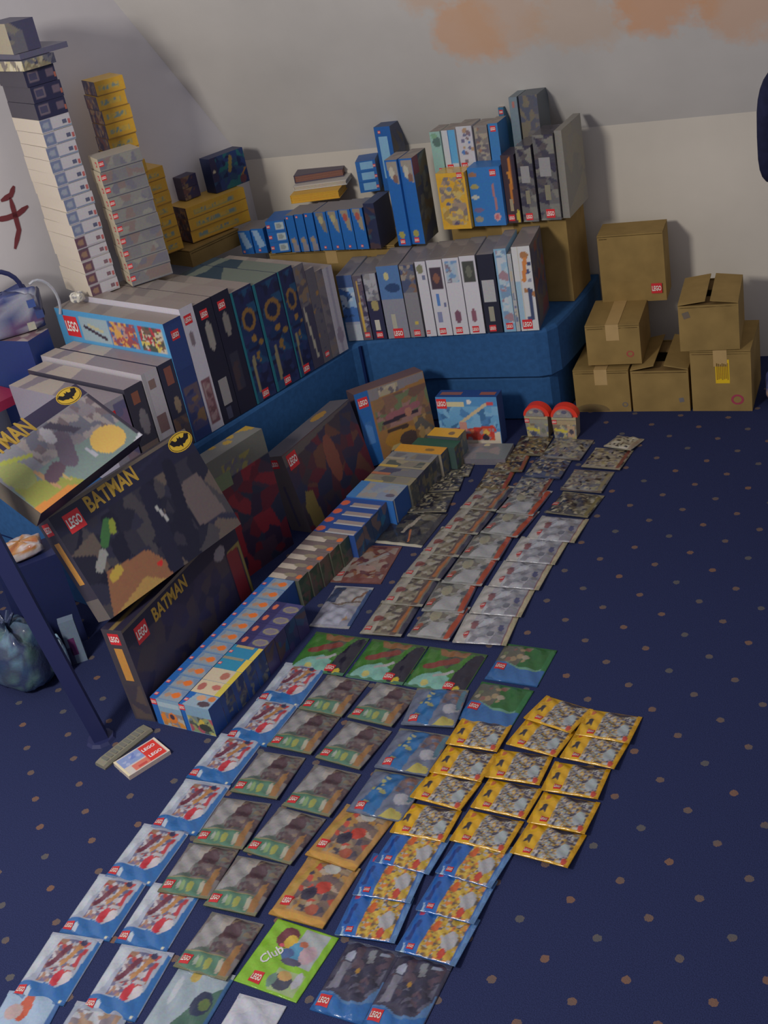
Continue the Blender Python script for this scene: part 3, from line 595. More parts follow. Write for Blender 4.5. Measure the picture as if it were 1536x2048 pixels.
far((1046, 958), (1120, 962), .14, [(66, 74, 100), (84, 84, 96), (60, 66, 90), (110, 100, 80), (52, 62, 96)], 38, 'slate blue foil bag, second from the far end of its column')
far((1080, 920), (1160, 925), .15, GY, 39, 'grey bag with a red spot at the far end of its column')
far((1092, 1030), (1176, 1040), .14, DK, 40, 'dark foil bag just beyond the white ones', (110, 100, 60), (.06, .4, .018, 0))
far((1121, 984), (1203, 990), .14, GY, 41, 'multicoloured pale foil bag, third from the far right corner', (130, 120, 90))
far((1163, 938), (1240, 944), .14, [(130, 120, 100), (110, 104, 110), (146, 132, 90), (96, 90, 96), (150, 140, 120)], 42, 'pale patterned foil bag, second from the far right corner', (120, 60, 50))
far((1208, 900), (1262, 908), .10, [(176, 170, 150), (186, 182, 160), (160, 150, 130)], 43, 'white ended foil bag at the far right corner', (150, 130, 110), T=.012, tilt=.12)
cleanup_used()
PG = 1.6

# ---------------------------------------------------------------- cardboard cartons
def carton(label, pos, yaw, w, d, h, gap=.0, flap=0., marks=(), lean=0., bulge=.0, tape=True, group='brown cartons'):
    root = bpy.data.objects.new('cardboard_box', None); COL.objects.link(root)
    root.location = (pos[0], pos[1], pos[2]); root.rotation_euler = (-lean, 0, yaw); tag(root, label, 'box', group)
    th = .004; mb = MB(); c = (.2, .15, .08)
    o = [(-w/2, -d/2), (w/2, -d/2), (w/2, d/2), (-w/2, d/2)]; i_ = [(x*(1-2*th/w), y*(1-2*th/d)) for x, y in o]
    # walls with a slight belly, open top, closed bottom
    N = 6; v = []; f = []
    per = []
    for k in range(4):
        a, b = np.array(o[k]), np.array(o[(k+1) % 4])
        for s in range(N): per.append((a+(b-a)*s/N, 1-(2*s/N-1)**2, (b-a)))
    P = len(per)
    for L in range(4):
        z = h*L/3; e = 1-(2*L/3-1)**2
        for p, q, t in per:
            n = np.array((t[1], -t[0])); n = n/np.linalg.norm(n); pp = p+n*bulge*q*max(e, .0); v.append((*pp, z))
    for L in range(3): f += [(L*P+i, L*P+(i+1) % P, (L+1)*P+(i+1) % P, (L+1)*P+i) for i in range(P)]
    f.append(tuple(range(P))[::-1]); b0 = len(v)
    for x, y in i_: v.append((x, y, h))
    for x, y in i_: v.append((x, y, th))
    f += [tuple(b0+4+k for k in range(4))]+[(b0+(k+1) % 4, b0+k, b0+4+k, b0+4+(k+1) % 4) for k in range(4)]
    top = [3*P+k*N for k in range(4)]
    for k in range(4): f.append((*[3*P+(k*N+s) % P for s in range(N+1)], b0+(k+1) % 4, b0+k))
    mesh_obj('box_body', v, f, M_CARTON, None, root)
    # two top flaps hinged on the long sides (left and right), meeting over the middle
    fw = w/2-gap/2; ang = flap
    for s in (-1, 1):
        mbf = MB(); nseg = 3
        for k in range(nseg):
            x0, x1 = fw*k/nseg, fw*(k+1)/nseg
            q = [(s*(w/2-x*math.cos(ang)), y, h+.002+x*math.sin(ang)+zz) for zz in (0, th) for x in (x0, x1) for y in (-d/2, d/2)]
            mbf.add(q, [(0, 1, 3, 2), (4, 6, 7, 5), (0, 2, 6, 4), (1, 5, 7, 3), (0, 4, 5, 1), (2, 3, 7, 6)], c)
        mbf.obj('flap', M_CARTON, root)
    for s in (-1, 1):                          # short inner flaps front and back
        mbf = MB(); ll = min(d*.45, .09); mbf.box((-w/2+.006, min(s*d/2, s*(d/2-ll)), h-.008), (w/2-.006, max(s*d/2, s*(d/2-ll)), h-.005), c); mbf.obj('inner_flap', M_CARTON_IN, root)
    if tape:
        mbt = MB(); mbt.box((-.022, -d/2-.0008, h+.0068), (.022, d/2, h+.0076), c) if gap < .003 else None
        if gap < .003: mbt.box((-.022, -d/2-.001, h-.05), (.022, -d/2-.0002, h+.0076), c); mbt.obj('tape', M_TAPE, root)
    for u, vv, lay_, rot, nm in marks:
        decal(root, nm, lay_, (-w/2+u*w, -d/2-bulge*1.0, vv*h), (1, 0, 0), (0, 0, 1), (0, -1, 0), rot)
    return root
def cplace(pl, pr, z, d): p, yaw, w, a = place(pl, pr, z, d); return p, yaw, w, a
def ring_mark(s, c):
    v, f = ring(14, s*.32, s*.5, 1, .9); return [(v, f, pc(c), .0006)]
def square_mark(s, c):
    v, f = grid2(2, 2); return [(v*s, f, pc(c), .0006)]
hA, hE, hC, hD = .213, .150, .152, .138
pA = cplace((1386, 822), (1505, 822), 0, .25)
lblv, lblf = grid2(3, 6)
lines = []
for k in range(7):
    v, f = grid2(1, 1); lines.append((v*[.004, .06-.004*(k % 3)]+[-.017+.0057*k, 0], f, pc((150, 112, 20)), .001))
carton('carton with a yellow label and a pink ring, bottom right of the carton pile', pA[0], pA[1], pA[2], .25, hA, marks=[(.53, .68, [(lblv*[.045, .085], lblf, pc((206, 166, 10)), .0006)]+lines, 0, 'label'), (.76, .2, ring_mark(.042, (150, 50, 70)), 0, 'printed_mark')])
pE = cplace((1267, 823), (1381, 822), 0, .26)
carton('low carton with lifted flaps, bottom middle of the carton pile', pE[0], pE[1], pE[2], .26, hE, gap=.03, flap=.2, marks=[(.86, .28, square_mark(.016, (96, 92, 92)), .2, 'printed_mark')])
pC = cplace((1154, 824), (1263, 823), 0, .27)
carton('low carton at the bottom left of the carton pile, beside the blue bench', pC[0], pC[1], pC[2], .27, hC, marks=[(.9, .18, ring_mark(.02, (92, 88, 88)), 0, 'printed_mark'), (.3, .06, [(np.array([(math.cos(a)*.06, math.sin(a)*.028-.006) for a in np.linspace(0, math.pi, 12)]), [tuple(range(12))], pc((104, 84, 50)), .0006)], 0, 'printed_arc')])
pD = cplace((1177, 731), (1284, 727), hC+.016, .23)
carton('small carton in the middle of the left carton stack', pD[0], pD[1], pD[2], .23, hD, marks=[(.8, .27, ring_mark(.026, (152, 60, 52)), 0, 'printed_mark')])
pF = cplace((1206, 607), (1334, 600), hC+hD+.017, .13)
hF = height(at(1206, 607, hC+hD+.017), 1197, 476)-(hC+hD+.017)
carton('tall carton with a red logo, top of the left carton stack', pF[0], pF[1], pF[2], .13, hF, bulge=.006, marks=[(.86, .2, logo_layers(.036), 0, 'logo')], tape=False)
pB = cplace((1361, 703), (1480, 698), hA+.009, .24)
hB = height(at(1480, 698, hA+.009), 1476, 607)-(hA+.009)
carton('carton with ajar flaps and dark gap, upper one of the right stack', pB[0], pB[1], pB[2], .24, hB, gap=.014, flap=.13, marks=[(.13, .8, square_mark(.022, (96, 84, 70)), .3, 'printed_mark')])
# carton K1 behind the white boxes, K2 and K3 behind the left row: they carry the upper boxes
ZB = .347
def k_carton(label, x, y, yaw, w, d, z0, z1):
    carton(label, (x, y, z0), yaw, w, d, z1-z0-.007, tape=True, group=None)
yaw10 = math.radians(1.5)
k_carton('large carton at the right end of the bench, behind the white boxes', -1.655, 3.925, yaw10, .42, .2, ZB, .652)
k_carton('long carton in the bench corner under the row of small blue spines', -2.29, 3.775, math.radians(5), .50, .20, ZB, .612)

# ---------------------------------------------------------------- toy boxes standing on the bench, right leg
OV = lambda cu, cv, c: ('e', cu, cv, .3, .05, c)
right = [  # bottom left px, bottom right px, height, base, front artwork, label, logo
 ((697, 683), (729, 679), .24, (134, 142, 156), [('r', 0, .82, 1, 1, (60, 84, 130)), ('pic', .0, .3, 1, .8, [(50, 90, 150), (120, 150, 180), (150, 166, 180), (40, 66, 110)], 3, 16), ('r', 0, 0, 1, .25, (150, 156, 164))], 'pale blue narrow box in the bench corner', None),
 ((730, 678), (749, 676), .235, (80, 72, 84), [('l', .3, .15, .5, .9, .34, (176, 142, 56)), ('pic', .4, .2, 1, .95, [(84, 70, 84), (120, 116, 126), (60, 56, 80)], 4, 20)], 'thin box with a yellow stripe, second from the bench corner', (.5, .08, .018)),
 ((751, 675), (780, 671), .24, (38, 38, 66), [('pic', .05, .6, .95, 1, [(140, 140, 146), (96, 96, 106), (120, 118, 120)], 5, 12), ('e', .55, .52, .28, .08, (140, 126, 80)), ('r', .3, .14, .66, .3, (170, 164, 150))], 'dark blue box with a round yellow badge', (.5, .07, .022)),
 ((781, 672), (826, 668), .262, (118, 118, 130), [('r', 0, .55, 1, 1, (66, 102, 150)), ('e', .6, .7, .35, .06, (34, 58, 100)), ('e', .4, .86, .1, .06, (170, 160, 110)), ('r', .3, .05, .5, .34, (150, 146, 130))], 'grey and blue box with a ship picture', (.5, .07, .034)),
 ((827, 668), (855, 666), .26, (112, 110, 116), [('pic', 0, .62, 1, 1, [(60, 70, 100), (110, 84, 70), (130, 120, 110), (90, 90, 100)], 6, 14), ('e', .6, .2, .15, .03, (170, 150, 60))], 'grey narrow box beside the ship picture box', (.5, .06, .022)),
 ((857, 668), (878, 666), .268, (172, 170, 176), [('e', .4, .9, .32, .06, (110, 110, 84)), ('r', .5, .76, .8, .82, (100, 104, 130))], 'thin white box with a round grey picture', (.25, .06, .012)),
 ((879, 667), (910, 664), .27, (174, 172, 178), [('r', .1, .62, .9, .9, (60, 48, 60)), ('e', .5, .76, .2, .07, (120, 76, 60)), ('r', .2, .18, .5, .32, (110, 116, 150)), ('r', .3, .4, .5, .56, (70, 110, 170)), ('r', .7, .38, .86, .44, (90, 94, 130))], 'white box with a large dark portrait picture', (.38, .06, .022)),
 ((911, 664), (943, 662), .272, (174, 172, 178), [('pic', .08, .68, .9, .96, [(96, 130, 166), (140, 160, 176), (110, 100, 116), (150, 160, 170)], 7, 14), ('e', .46, .24, .2, .09, (104, 66, 84))], 'white box with a pale blue picture', (.4, .06, .022)),
 ((944, 662), (975, 660), .275, (176, 174, 180), [('r', .1, .67, .86, .94, (60, 62, 58)), ('e', .5, .8, .2, .07, (90, 92, 80)), ('e', .42, .24, .17, .09, (120, 72, 88))], 'white box with a dark green picture', (.4, .06, .022)),
 ((977, 661), (1008, 662), .275, (26, 28, 46), [('r', .1, .4, .86, .68, (150, 150, 152)), ('r', .3, .15, .62, .34, (132, 128, 112))], 'black box with a pale square picture', (.4, .06, .022)),
 ((1009, 664), (1033, 663), .29, (110, 150, 176), [('pic', .1, .1, .9, .98, [(130, 160, 180), (150, 170, 180), (100, 130, 160), (140, 110, 120), (166, 172, 178)], 8, 20)], 'pale blue box with small pictures, left of the two figure boxes', (.5, .07, .022)),
 ((1034, 662), (1042, 661), .27, (150, 156, 160), [('pic', .1, .05, .9, .95, [(150, 150, 150), (90, 100, 130), (160, 150, 130)], 9, 12)], 'very thin grey box squeezed between two white ones', None),
 ((1043, 662), (1079, 661), .292, (178, 178, 178), [('r', 0, .05, .3, .6, (130, 160, 180)), ('dots', .45, .1, .98, .95, [(60, 70, 110), (50, 60, 96), (150, 100, 60), (120, 120, 140)], 3, 9, .16), ('l', .5, .6, .66, .85, .22, (186, 110, 50)), ('l', .75, .15, .7, .5, .2, (50, 62, 96)), ('r', .3, 0, .34, 1, (170, 164, 150))], 'white box with dark and orange figures at the right end of the bench', (.38, .08, .032)),
]
RA, RB_ = at(697, 683, ZB), at(1079, 661, ZB)
rdir = (RB_-RA)/np.linalg.norm(RB_-RA); ryaw0 = math.atan2(rdir[1], rdir[0])
for pl, pr, h, base, ops, label, lg in right:
    last = label.endswith('end of the bench')
    d = .19 if not last else .235
    if last: d = .2
    s0, s1 = float((at(*pl, ZB)-RA) @ rdir), float((at(*pr, ZB)-RA) @ rdir); w = s1-s0; yaw = ryaw0
    p = RA+rdir*(s0+s1)/2+np.array((-rdir[1], rdir[0], 0))*(d/2+.004)
    faces = {'front': ops, 'top': [('bg', (112, 106, 104)), ('pic', .05, .05, .95, .95, [(116, 108, 104), (124, 116, 112), (104, 98, 98)], 4, 8)]}
    if last: faces['right'] = [('bg', (74, 72, 84)), ('pic', .05, .05, .95, .95, [(70, 70, 86), (84, 76, 76), (60, 64, 90), (92, 84, 76), (110, 60, 60), (56, 58, 84)], 6, 26)]
    toy_box(label, p, yaw, w*.97, d, h, faces, base, logos=[('front', lg[0], lg[1], lg[2]*1.05, -math.pi/2*0)] if lg else (), group='toy boxes in a row on the bench')

# ---------------------------------------------------------------- left leg of the bench: large boxes, spines towards the room
LA, LB = at(395, 884, ZB), at(700, 697, ZB)
ldir = (LB-LA)/np.linalg.norm(LB-LA); lyaw = math.atan2(ldir[1], ldir[0])
def s_of(px, py):
    p = at(px, py, ZB); return float((p-LA) @ ldir)
SW = lambda v0: [('e', .5, v0, .22, .07, (132, 128, 120))]
DKTOP = [('bg', (120, 108, 104)), ('pic', 0, 0, 1, 1, [(124, 112, 106), (112, 104, 100), (130, 120, 112)], 5, 6)]
ATL = [('bg', (24, 30, 66)), ('pic', 0, 0, 1, .98, [(22, 30, 70), (28, 40, 84), (18, 24, 56), (20, 60, 96), (16, 40, 80)], 14, 30), ('e', .55, .72, .32, .1, (120, 86, 40)), ('e', .55, .72, .2, .065, (22, 30, 62)), ('e', .6, .55, .12, .03, (132, 96, 40)), ('l', .3, .1, .34, .4, .12, (120, 110, 80)), ('r', 0, 0, .1, 1, (20, 96, 110)), ('dots', .3, .3, .95, .5, [(120, 90, 40)], 8, 4, .08)]
edges = [(396, 886), (430, 866), (456, 851), (490, 831), (522, 811), (559, 786), (594, 755), (624, 738), (645, 726), (662, 716), (676, 708), (695, 697)]
items = [
 ('large city box with a pale blue front and dark blue spine', .36, .54, (34, 52, 104), {'front': [('r', 0, .6, 1, .97, (36, 56, 110)), ('pic', .1, .08, .95, .45, [(84, 70, 80), (60, 60, 96), (110, 84, 60), (44, 50, 90)], 3, 12)]}),
 ('tall white box with a dark red strip low on its spine', .41, .47, (168, 164, 174), {'front': [('e', .4, .75, .2, .06, (110, 96, 104)), ('r', .16, .05, .84, .42, (110, 72, 80)), ('pic', .25, .08, .75, .4, [(124, 92, 96), (96, 64, 70), (140, 116, 116)], 4, 10)]}),
 ('black box with white lettering panels, next to the tall white one', .40, .47, (26, 26, 44), {'front': [('e', .5, .72, .2, .12, (130, 124, 118)), ('r', .25, .14, .75, .36, (128, 124, 124)), ('r', .3, .02, .6, .12, (56, 58, 80))]}),
 ('black box with a grey oval, fourth on the left bench', .40, .47, (24, 24, 44), {'front': [('e', .5, .74, .18, .1, (112, 106, 102)), ('pic', .2, .2, .7, .5, [(40, 40, 56), (56, 44, 50), (30, 30, 50)], 7, 8)]}),
 ('dark teal box with a worn gold ring', .38, .47, (30, 44, 76), {'front': ATL}),
 ('dark blue box with a gold ring and teal edge, left of two', .37, .37, (24, 30, 66), {'front': ATL}),
 ('dark blue box with a gold ring and teal edge, right of two', .37, .37, (24, 30, 66), {'front': ATL}),
 ('dark box with a white diagonal stripe', .36, .35, (52, 50, 70), {'front': [('l', .2, .6, .6, .1, .18, (150, 144, 126)), ('pic', .0, .6, 1, 1, [(90, 86, 92), (70, 64, 76), (110, 90, 70)], 9, 14)]}),
 ('grey brown narrow box with orange flecks', .33, .30, (80, 76, 84), {'front': [('dots', .1, .1, .9, .9, [(130, 96, 50), (60, 60, 80)], 4, 10, .14)]}),
 ('dull grey narrow box next to the thin white one', .31, .30, (92, 86, 90), {'front': [('pic', 0, 0, 1, 1, [(96, 90, 94), (80, 76, 86), (104, 92, 86)], 4, 10)]}),
 ('thin white box before the bench corner', .305, .30, (150, 146, 154), {'front': [('r', .4, 0, .6, 1, (130, 126, 140)), ('e', .5, .2, .3, .1, (120, 110, 124))]}),
]
for i, (label, h, d, base, faces) in enumerate(items):
    s0, s1 = s_of(*edges[i]), s_of(*edges[i+1])
    mid = LA+ldir*(s0+s1)/2; n = np.array((-ldir[1], ldir[0], 0)); p = mid+n*(d/2+.004)
    faces = dict(faces); faces['top'] = DKTOP if i not in (5, 6) else [('bg', (24, 60, 70)), ('pic', 0, 0, 1, 1, [(30, 70, 74), (90, 100, 90), (24, 50, 66)], 5, 8)]
    logos = []
    if i == 0:
        h = .392
        faces['left'] = [('bg', (62, 134, 182)), ('p', [(.22, .75), (.975, .75), (.975, .955), (.22, .955)], (130, 150, 158)), ('pic', .5, .752, .735, .953, [(150, 60, 56), (186, 136, 60), (130, 60, 70), (160, 120, 110), (60, 80, 130)], 5, 40), ('pic', .765, .752, .965, .953, [(180, 160, 70), (160, 40, 50), (60, 70, 60), (170, 160, 140), (100, 70, 60)], 6, 40),
                         ('l', .26, .87, .44, .79, .022, (50, 40, 56)), ('l', .3, .89, .42, .85, .02, (160, 156, 120)), ('p', [(.738, .74), (.76, .74), (.76, .96), (.738, .96)], (60, 126, 170)), ('p', [(.49, .74), (.5, .74), (.5, .96), (.49, .96)], (60, 116, 170))]
        logos = [('left', .13, .855, .07, 0), ('front', .5, .88, .03, 0)]
        faces['top'] = DKTOP
    elif i in (1, 2, 3): logos = [('front', .45, .9, .03, 0)]
    elif i in (4, 5, 6): logos = [('front', .5, .055, .03, 0)]
    elif i == 8: logos = [('front', .5, .08, .02, 0)]
    toy_box(label, p, lyaw, (s1-s0)*.97, d, h, faces, base, logos=logos, group='large boxes on the left bench', cell=.005)
# shorter boxes in front of the city box
n = np.array((-ldir[1], ldir[0], 0))
for label, s0, s1, h, d, base, faces, lg in (
 ('dark box with a red corner, third in front of the city box', -.062, -.004, .283, .485, (42, 42, 62), {'front': [('r', .3, .74, .8, .94, (120, 70, 60)), ('e', .6, .5, .2, .1, (130, 110, 90)), ('pic', 0, .02, 1, .36, [(70, 60, 66), (96, 72, 60), (56, 54, 70)], 3, 12)]}, None),
 ('white box with small faded prints, second in front of the city box', -.128, -.066, .283, .50, (160, 154, 160), {'front': [('r', .3, .8, .7, .9, (120, 96, 90)), ('r', .2, .3, .8, .5, (110, 84, 84)), ('r', 0, 0, .2, 1, (150, 146, 150))]}, None),
 ('dark box with a grey oval beside the leaning black boxes', -.20, -.132, .268, .48, (50, 48, 62), {'front': [('e', .6, .55, .24, .16, (110, 104, 110)), ('r', .3, .78, .7, .92, (126, 74, 56)), ('r', 0, 0, 1, .3, (104, 88, 82))]}, None),
 ('grey white box with a red lettered spine nearest on the left bench', -.29, -.205, .258, .46, (132, 126, 138), {'front': [('pic', .5, .1, 1, .95, [(110, 90, 120), (90, 86, 120), (130, 110, 120)], 3, 10)]}, ('front', .26, .8, .04, 0)),
):
    mid = LA+ldir*(s0+s1)/2; p = mid+n*(d/2+.006)
    faces = dict(faces); faces['top'] = [('bg', (140, 128, 126)), ('pic', 0, 0, 1, 1, [(146, 134, 128), (120, 110, 116), (156, 144, 132), (110, 84, 92)], 5, 8)]
    toy_box(label, p, lyaw, (s1-s0)*.97, d, h, faces, base, logos=[lg] if lg else (), group='shorter boxes on the left bench')
# boxes out at the left edge of the frame
def quadbox(label, pl, pr, z, h, d, faces, base, **kw):
    p, yaw, w, a = place(pl, pr, z, d); return toy_box(label, p, yaw, w, d, h, faces, base, **kw)
toy_box('pale box, its shaded sides painted dark blue, at the left edge beside the city box', (-2.918, 2.712, ZB), 0, .2, .1, .34, {'front': [('bg', (24, 44, 104))], 'top': [('bg', (150, 136, 132)), ('pic', 0, 0, 1, 1, [(160, 146, 140), (130, 110, 116), (120, 90, 100)], 6, 12)]}, (24, 44, 104))  # sides in dark blue: shade put into the colour of a pale box

# ---------------------------------------------------------------- upper level on the right carton
ZK1 = .654; ZK2 = .614
def ub(label, pl, pr, top, z, d, faces, base, logos=(), texts=(), mat=None, dx=0, **kw):
    p, yaw, w, a = place(pl, pr, z, d)
    if w < .14: yaw = yaw10; c = (at(*pl, z)+at(*pr, z))/2; p = c+np.array((-math.sin(yaw), math.cos(yaw), 0))*d/2
    h = height(a, *top)-z
    return toy_box(label, p, yaw+dx, w*.985, d, h, faces, base, logos=logos, texts=texts, mat=mat, **kw)
FOILY = [('pic', .05, .05, .95, .95, [(186, 142, 40), (150, 120, 60), (176, 150, 80), (110, 100, 96), (190, 140, 30), (140, 120, 100)], 17, 40), ('r', 0, 0, 1, .07, (190, 142, 30)), ('r', 0, .93, 1, 1, (190, 142, 30)), ('r', .93, 0, 1, 1, (190, 142, 30)), ('e', .4, .72, .12, .04, (96, 110, 130)), ('e', .3, .45, .1, .03, (80, 84, 110)), ('e', .5, .1, .1, .03, (80, 70, 96))]
ub('yellow foil wrapped pack with small figures on the right carton', (886, 461), (946, 455), (883, 347), ZK1, .07, {'front': FOILY}, (190, 142, 30), logos=[('front', .82, .95, .02, 0)], mat=M_FOIL, name='foil_pack', cat='pack')
ub('bright blue box with vertical orange lettering on the right carton', (948, 455), (1015, 448), (946, 336), ZK1, .09,
   {'front': [('bg', (36, 100, 166)), ('e', .14, .88, .14, .04, (130, 90, 66)), ('e', .16, .68, .13, .04, (140, 130, 70)), ('e', .15, .5, .13, .035, (160, 160, 150)), ('e', .2, .28, .16, .04, (96, 84, 120)), ('e', .18, .12, .13, .05, (130, 120, 100)), ('l', .74, .7, .76, .28, .07, (150, 96, 96)), ('e', .76, .15, .1, .07, (180, 130, 130)), ('e', .76, .15, .06, .045, (170, 90, 96))]}, (36, 100, 166), logos=[('front', .78, .9, .022, 0)])
ub('dark box with an orange flame strip on the right carton', (1017, 447), (1044, 445), (1010, 310), ZK1, .1, {'front': [('bg', (58, 40, 46)), ('l', .5, .3, .62, .95, .2, (168, 96, 30)), ('l', .62, .6, .45, .75, .2, (180, 110, 30)), ('r', .3, .18, .55, .36, (140, 124, 96)), ('e', .85, .1, .15, .1, (170, 150, 40)), ('r', .8, .5, 1, 1, (40, 32, 46))]}, (50, 40, 56), logos=[('front', .3, .08, .022, 0)])
GL = [('bg', (70, 66, 72)), ('pic', 0, 0, 1, 1, [(60, 58, 70), (90, 88, 88), (76, 70, 72), (110, 108, 100), (54, 50, 66)], 23, 22), ('r', .2, .52, .75, .74, (128, 126, 126)), ('r', .35, .24, .62, .42, (116, 110, 90))]
ub('shrink wrapped dark box with a grey window, left of two on the right carton', (1047, 445), (1079, 442), (1040, 292), ZK1, .11, {'front': GL}, (66, 62, 72), logos=[('front', .42, .07, .024, 0)], mat=M_FOIL)
ub('shrink wrapped dark box with a grey window, right of two on the right carton', (1082, 442), (1124, 438), (1074, 270), ZK1, .12, {'front': GL}, (70, 66, 72), logos=[('front', .5, .08, .03, 0)], mat=M_FOIL)
ub('big plain grey box at the right end, its side in shadow', (1126, 437), (1141, 435), (1110, 262), ZK1, .21, {'right': [('bg', (120, 116, 106)), ('pic', 0, 0, 1, 1, [(122, 118, 108), (114, 112, 104), (126, 120, 104)], 6, 12)]}, (116, 112, 104))
# second tier over the yellow and blue packs
zt = ZK1+.175
for label, pl, pr, top, base, ops, lg in (
 ('mint green slim box on the top tier', (870, 347), (892, 344), (863, 264), (120, 156, 146), [('e', .6, .75, .4, .12, (70, 96, 90)), ('e', .4, .9, .3, .06, (100, 140, 110))], (.6, .07, .012)),
 ('slim white and blue box on the top tier', (893, 344), (921, 341), (887, 261), (166, 168, 172), [('r', .5, .2, 1, 1, (70, 140, 184)), ('r', .46, 0, .5, 1, (40, 80, 140))], (.35, .09, .022)),
 ('white box with small figures on the top tier', (922, 341), (955, 337), (913, 254), (164, 162, 168), [('dots', .3, .15, .95, .95, [(110, 90, 96), (90, 90, 120), (150, 120, 90), (60, 100, 160)], 3, 14, .12)], (.25, .09, .022)),
 ('grey box with a busy picture on the top tier', (957, 337), (985, 334), (950, 252), (116, 108, 104), [('pic', .05, .05, .95, .95, [(110, 104, 100), (140, 130, 112), (90, 84, 90), (130, 96, 76)], 8, 24)], None),
 ('blue box with its logo at the top, lower of two on the top tier', (986, 336), (1006, 334), (979, 247), (42, 104, 160), [], (.5, .88, .019)),
 ('teal blue box with its logo at the top, taller of two on the top tier', (1007, 306), (1018, 304), (995, 216), (36, 96, 134), [], (.5, .9, .014)),
):
    ub(label, pl, pr, top, zt+(.0 if 'taller' not in label else .0), .09, {'front': [('bg', base)]+ops, 'top': DKTOP}, base, logos=[('front', lg[0], lg[1], lg[2], 0)] if lg else (), group='slim boxes on the top tier')
ub('grey box with a red corner, high on the right end', (1029, 300), (1046, 298), (1014, 196), zt+.035, .1, {'front': [('bg', (96, 112, 122)), ('e', .5, .86, .14, .06, (150, 90, 80))]}, (92, 104, 112), logos=[('front', .6, .08, .012, 0)])
ub('dark leaning box highest on the right end', (1048, 298), (1086, 294), (1041, 192), zt+.035, .11, {'front': [('bg', (78, 78, 84)), ('pic', 0, 0, 1, 1, [(72, 72, 84), (90, 86, 84), (66, 70, 86), (100, 92, 76)], 4, 16)], 'right': [('bg', (70, 78, 86))]}, (74, 80, 88))
# two tall blue boxes and the blue ones behind them
BLU = (20, 84, 156)
TB = [('bg', BLU), ('p', [(.12, .98), (.95, .98), (.95, .72), (.6, .74), (.2, .86)], (130, 122, 112)), ('e', .45, .85, .2, .07, (160, 156, 140)), ('e', .7, .78, .2, .05, (110, 80, 70)), ('e', .42, .13, .24, .042, (140, 132, 60))]
ZU5 = .617
ub('tall blue box with a round yellow badge, left of two', (797, 493), (823, 490), (766, 322), ZU5, .10, {'front': TB, 'top': DKTOP}, BLU, logos=[('front', .4, .05, .018, 0)], group='tall blue boxes')
ub('tall blue box with a round yellow badge, right of two', (824, 490), (852, 486), (796, 319), ZU5, .12,
   {'front': TB, 'right': [('bg', (70, 78, 86)), ('pic', 0, 0, 1, 1, [(66, 74, 84), (96, 100, 92), (80, 84, 80), (56, 66, 90), (90, 80, 60)], 9, 26), ('r', 0, .8, .4, 1, (110, 40, 60))], 'top': DKTOP}, BLU, logos=[('front', .4, .05, .018, 0)], group='tall blue boxes')
zq = ZK2+.155
ub('blue box with a pale blue label and dark side, above the tall blue pair', (768, 385), (802, 377), (743, 258), .742, .1, {'front': [('bg', (22, 80, 150)), ('r', .2, .2, .75, .85, (110, 156, 186))], 'right': [('bg', (58, 66, 92)), ('pic', .1, .1, .9, .9, [(56, 64, 92), (80, 72, 66), (66, 72, 90)], 3, 12)]}, (40, 60, 100), logos=[('front', .3, .92, .01, 0)])
# row of small blue spines in the corner
Y0 = [('bg', (24, 88, 160))]
def spine(label, pl, pr, top, ops, lg, z=ZK2, d=.12): ub(label, pl, pr, top, z, d, {'front': Y0+ops, 'top': [('bg', (100, 96, 100))]}, (24, 80, 150), logos=lg, group='small blue boxes in the corner')
WEDGE = [('p', [(.05, .95), (.5, .95), (.95, .3), (.4, .2)], (120, 150, 180))]
spine('small blue box with a pale wedge, leftmost of the corner row', (485, 509), (510, 507), (478, 462), WEDGE, [('front', .2, .1, .009, 0)])
spine('small blue box with a pale wedge, second from the left in the corner row', (511, 507), (537, 505), (503, 458), WEDGE, [('front', .4, .12, .009, 0)])
for k, nm in enumerate(('lowest', 'middle', 'topmost')):
    p, yaw, w, a = place((544, 507), (582, 503), ZK2, .12)
    toy_box('flat blue box with a white label, %s of three stacked in the corner row' % nm, (p[0], p[1], ZK2+k*.0395), yaw, w, .12, .039, {'front': Y0+[('r', .45, .15, .9, .85, (150, 166, 170)), ('e', .65, .5, .15, .25, (120, 130, 130))]}, (24, 80, 150), logos=[('front', .12, .5, .012, 0)], group='small blue boxes in the corner')
for k in range(3):
    x = 584+k*19; spine('small blue box with a low picture, %s of three in the corner row' % ('left', 'middle', 'right')[k], (x, 505-k*1.2), (x+18, 503.5-k*1.2), (x-11, 431-k*2.5), [('p', [(.2, .36), (.7, .4), (.95, .1), (.9, .02), (.35, .02)], (120, 116, 120)), ('e', .45, .3, .2, .05, (150, 120, 80))], [('front', .25, .93, .008, 0)])
for k in range(4):
    x = 642+k*24.5; spine('small blue box with wedge picture on top, %s of four, corner row' % ('first', 'second', 'third', 'fourth')[k], (x, 501-k*.8), (x+23.5, 500-k*.8), (x-11, 424-k*2.6), [('p', [(.1, .98), (.8, .98), (.85, .45), (.6, .5)], (130, 120, 100) if k else (110, 104, 96)), ('e', .5, .8, .18, .1, (150, 70, 60) if k > 1 else (150, 140, 100))], [('front', .45, .08, .009, 0)])
ub('dark blue box with its shaded side showing, right end of the corner row', (741, 499), (764, 496), (727, 408), ZK2, .13, {'right': [('bg', (36, 40, 66))], 'front': [('bg', (34, 44, 80)), ('pic', 0, 0, 1, 1, [(30, 36, 66), (60, 44, 50), (36, 60, 80)], 3, 12)]}, (34, 44, 80))
